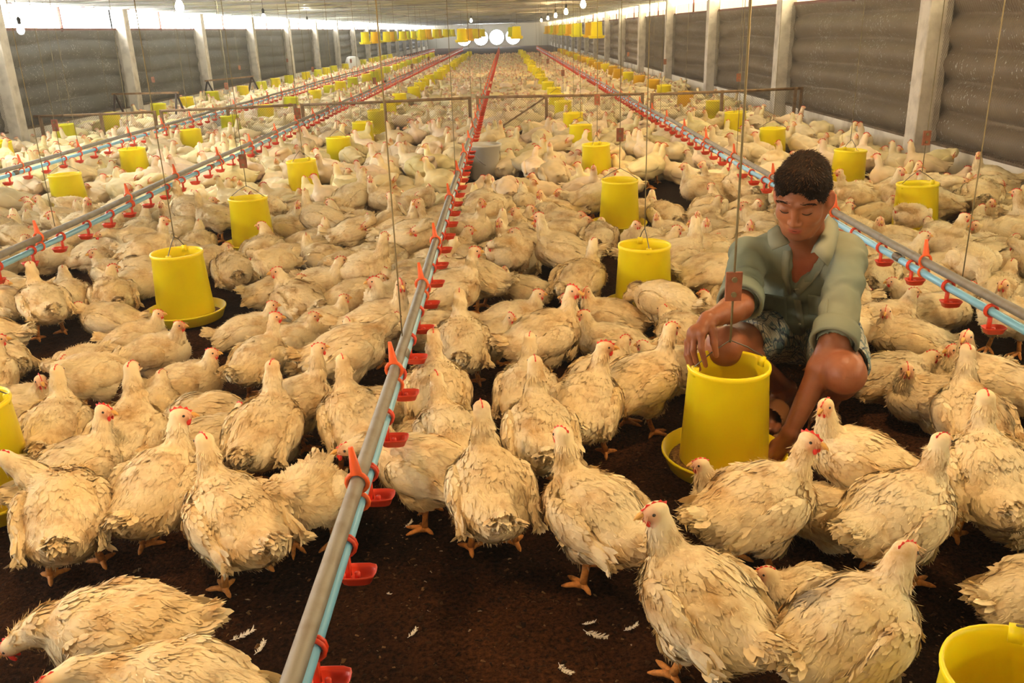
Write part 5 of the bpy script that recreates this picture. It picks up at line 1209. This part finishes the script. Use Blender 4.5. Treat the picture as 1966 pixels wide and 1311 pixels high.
# ------------------------------------------------------------------ litter crumbs and shed feathers in the foreground
rg = np.random.default_rng(21); n = 26000
X = rg.uniform(-1.7, 1.9, n); Y = 0.55 + 2.9 * rg.random(n) ** 1.3; Z = floor_fn(X, Y)[:, 2]
s = rg.uniform(.0015, .0050, n) * rg.choice([1, 1, 1, 1.7], n); a = rg.uniform(0, pi, n); el = rg.uniform(.25, .8, n); tl = rg.normal(0, .35, n)
dx, dy = np.cos(a), np.sin(a); c = np.stack([X, Y, Z + .001], 1); u = np.stack([dx, dy, tl], 1) * s[:, None]; v = np.stack([-dy, dx, tl * .5], 1) * (s * el)[:, None]; w = np.repeat(np.array([[0, 0, 1.]]), n, 0) * (s * .55)[:, None]
V = np.stack([c - u - v * .4, c + u - v, c + u * .8 + v, c - u + v * .8, c + w], 1).reshape(-1, 3); k = np.arange(n)[:, None] * 5
T = np.concatenate([k + np.array([[0, 1, 4]]), k + np.array([[1, 2, 4]]), k + np.array([[2, 3, 4]]), k + np.array([[3, 0, 4]])])
cl = np.array([(.018, .010, .006), (.045, .022, .010), (.10, .050, .020), (.17, .095, .040), (.32, .24, .15)])[rg.choice(5, n, p=[.38, .33, .19, .085, .015])]
g = G(); g.add(V, None, T); g.c[-1][:, :3] = np.repeat(cl, 5, 0); o = g.obj('litter_crumbs', 'flock_feather', color=True, smooth=False); tag(o, 'loose crumbs of dark brown litter scattered over the near floor', 'litter', kind='stuff')
FE = [(465, 1220, .055, 30, 'curled white feather on the litter left of the near pipe'), (500, 1240, .04, 70, 'thin feather just right of the curled one, left of the pipe'), (1140, 1215, .065, -35, 'fluffy white feather on the litter right of the bottom middle'),
      (1130, 1195, .03, -5, 'tiny feather just behind the fluffy white one'), (1080, 1285, .05, -60, 'slim pale feather at the bottom edge right of the middle'), (793, 1215, .03, 50, 'small feather right of the near drinker cups'),
      (785, 1008, .03, 45, 'small feather in front of the drinking chicken'), (1212, 1205, .035, 20, 'brownish feather left of the nearest right-hand bird'), (745, 1135, .02, -50, 'wisp of down beside the second drinker cup'), (400, 1165, .02, 80, 'wisp of down left of the front row feet')]
for k, (px, py, L, rot, lab) in enumerate(FE):
    p = at(px, py, .004); p[2] = floor_fn(np.array([p[0]]), np.array([p[1]]))[0, 2] + .004; a = R(rot); g = G(); t = np.linspace(-1, 1, 12)
    C = np.stack([L * .5 * t, L * .12 * t ** 2, .004 + .004 * t], 1); g.tube(C, .0006, 5)
    rr2 = np.random.default_rng(k); m = 46; ts = rr2.uniform(-.75, 1, m); S0 = np.stack([L * .5 * ts, L * .12 * ts ** 2, .004 + .004 * ts], 1); sd = rr2.choice([-1, 1], m)
    feather_cards(g, S0, np.repeat(np.array([[0, 0, 1.]]), m, 0), np.stack([np.full(m, .8), sd * 1.0, np.full(m, .15)], 1), np.full(m, L * .20), np.full(m, .0022), rr2.uniform(.0, .004, m), rr2, np.repeat(np.array([[.80, .76, .66]]), m, 0), 0.0)
    o = g.obj('shed_feather', 'flock_feather', color=True, loc=tuple(p)); o.rotation_euler[2] = a; tag(o, lab, 'feather', 'shed feathers on the litter')
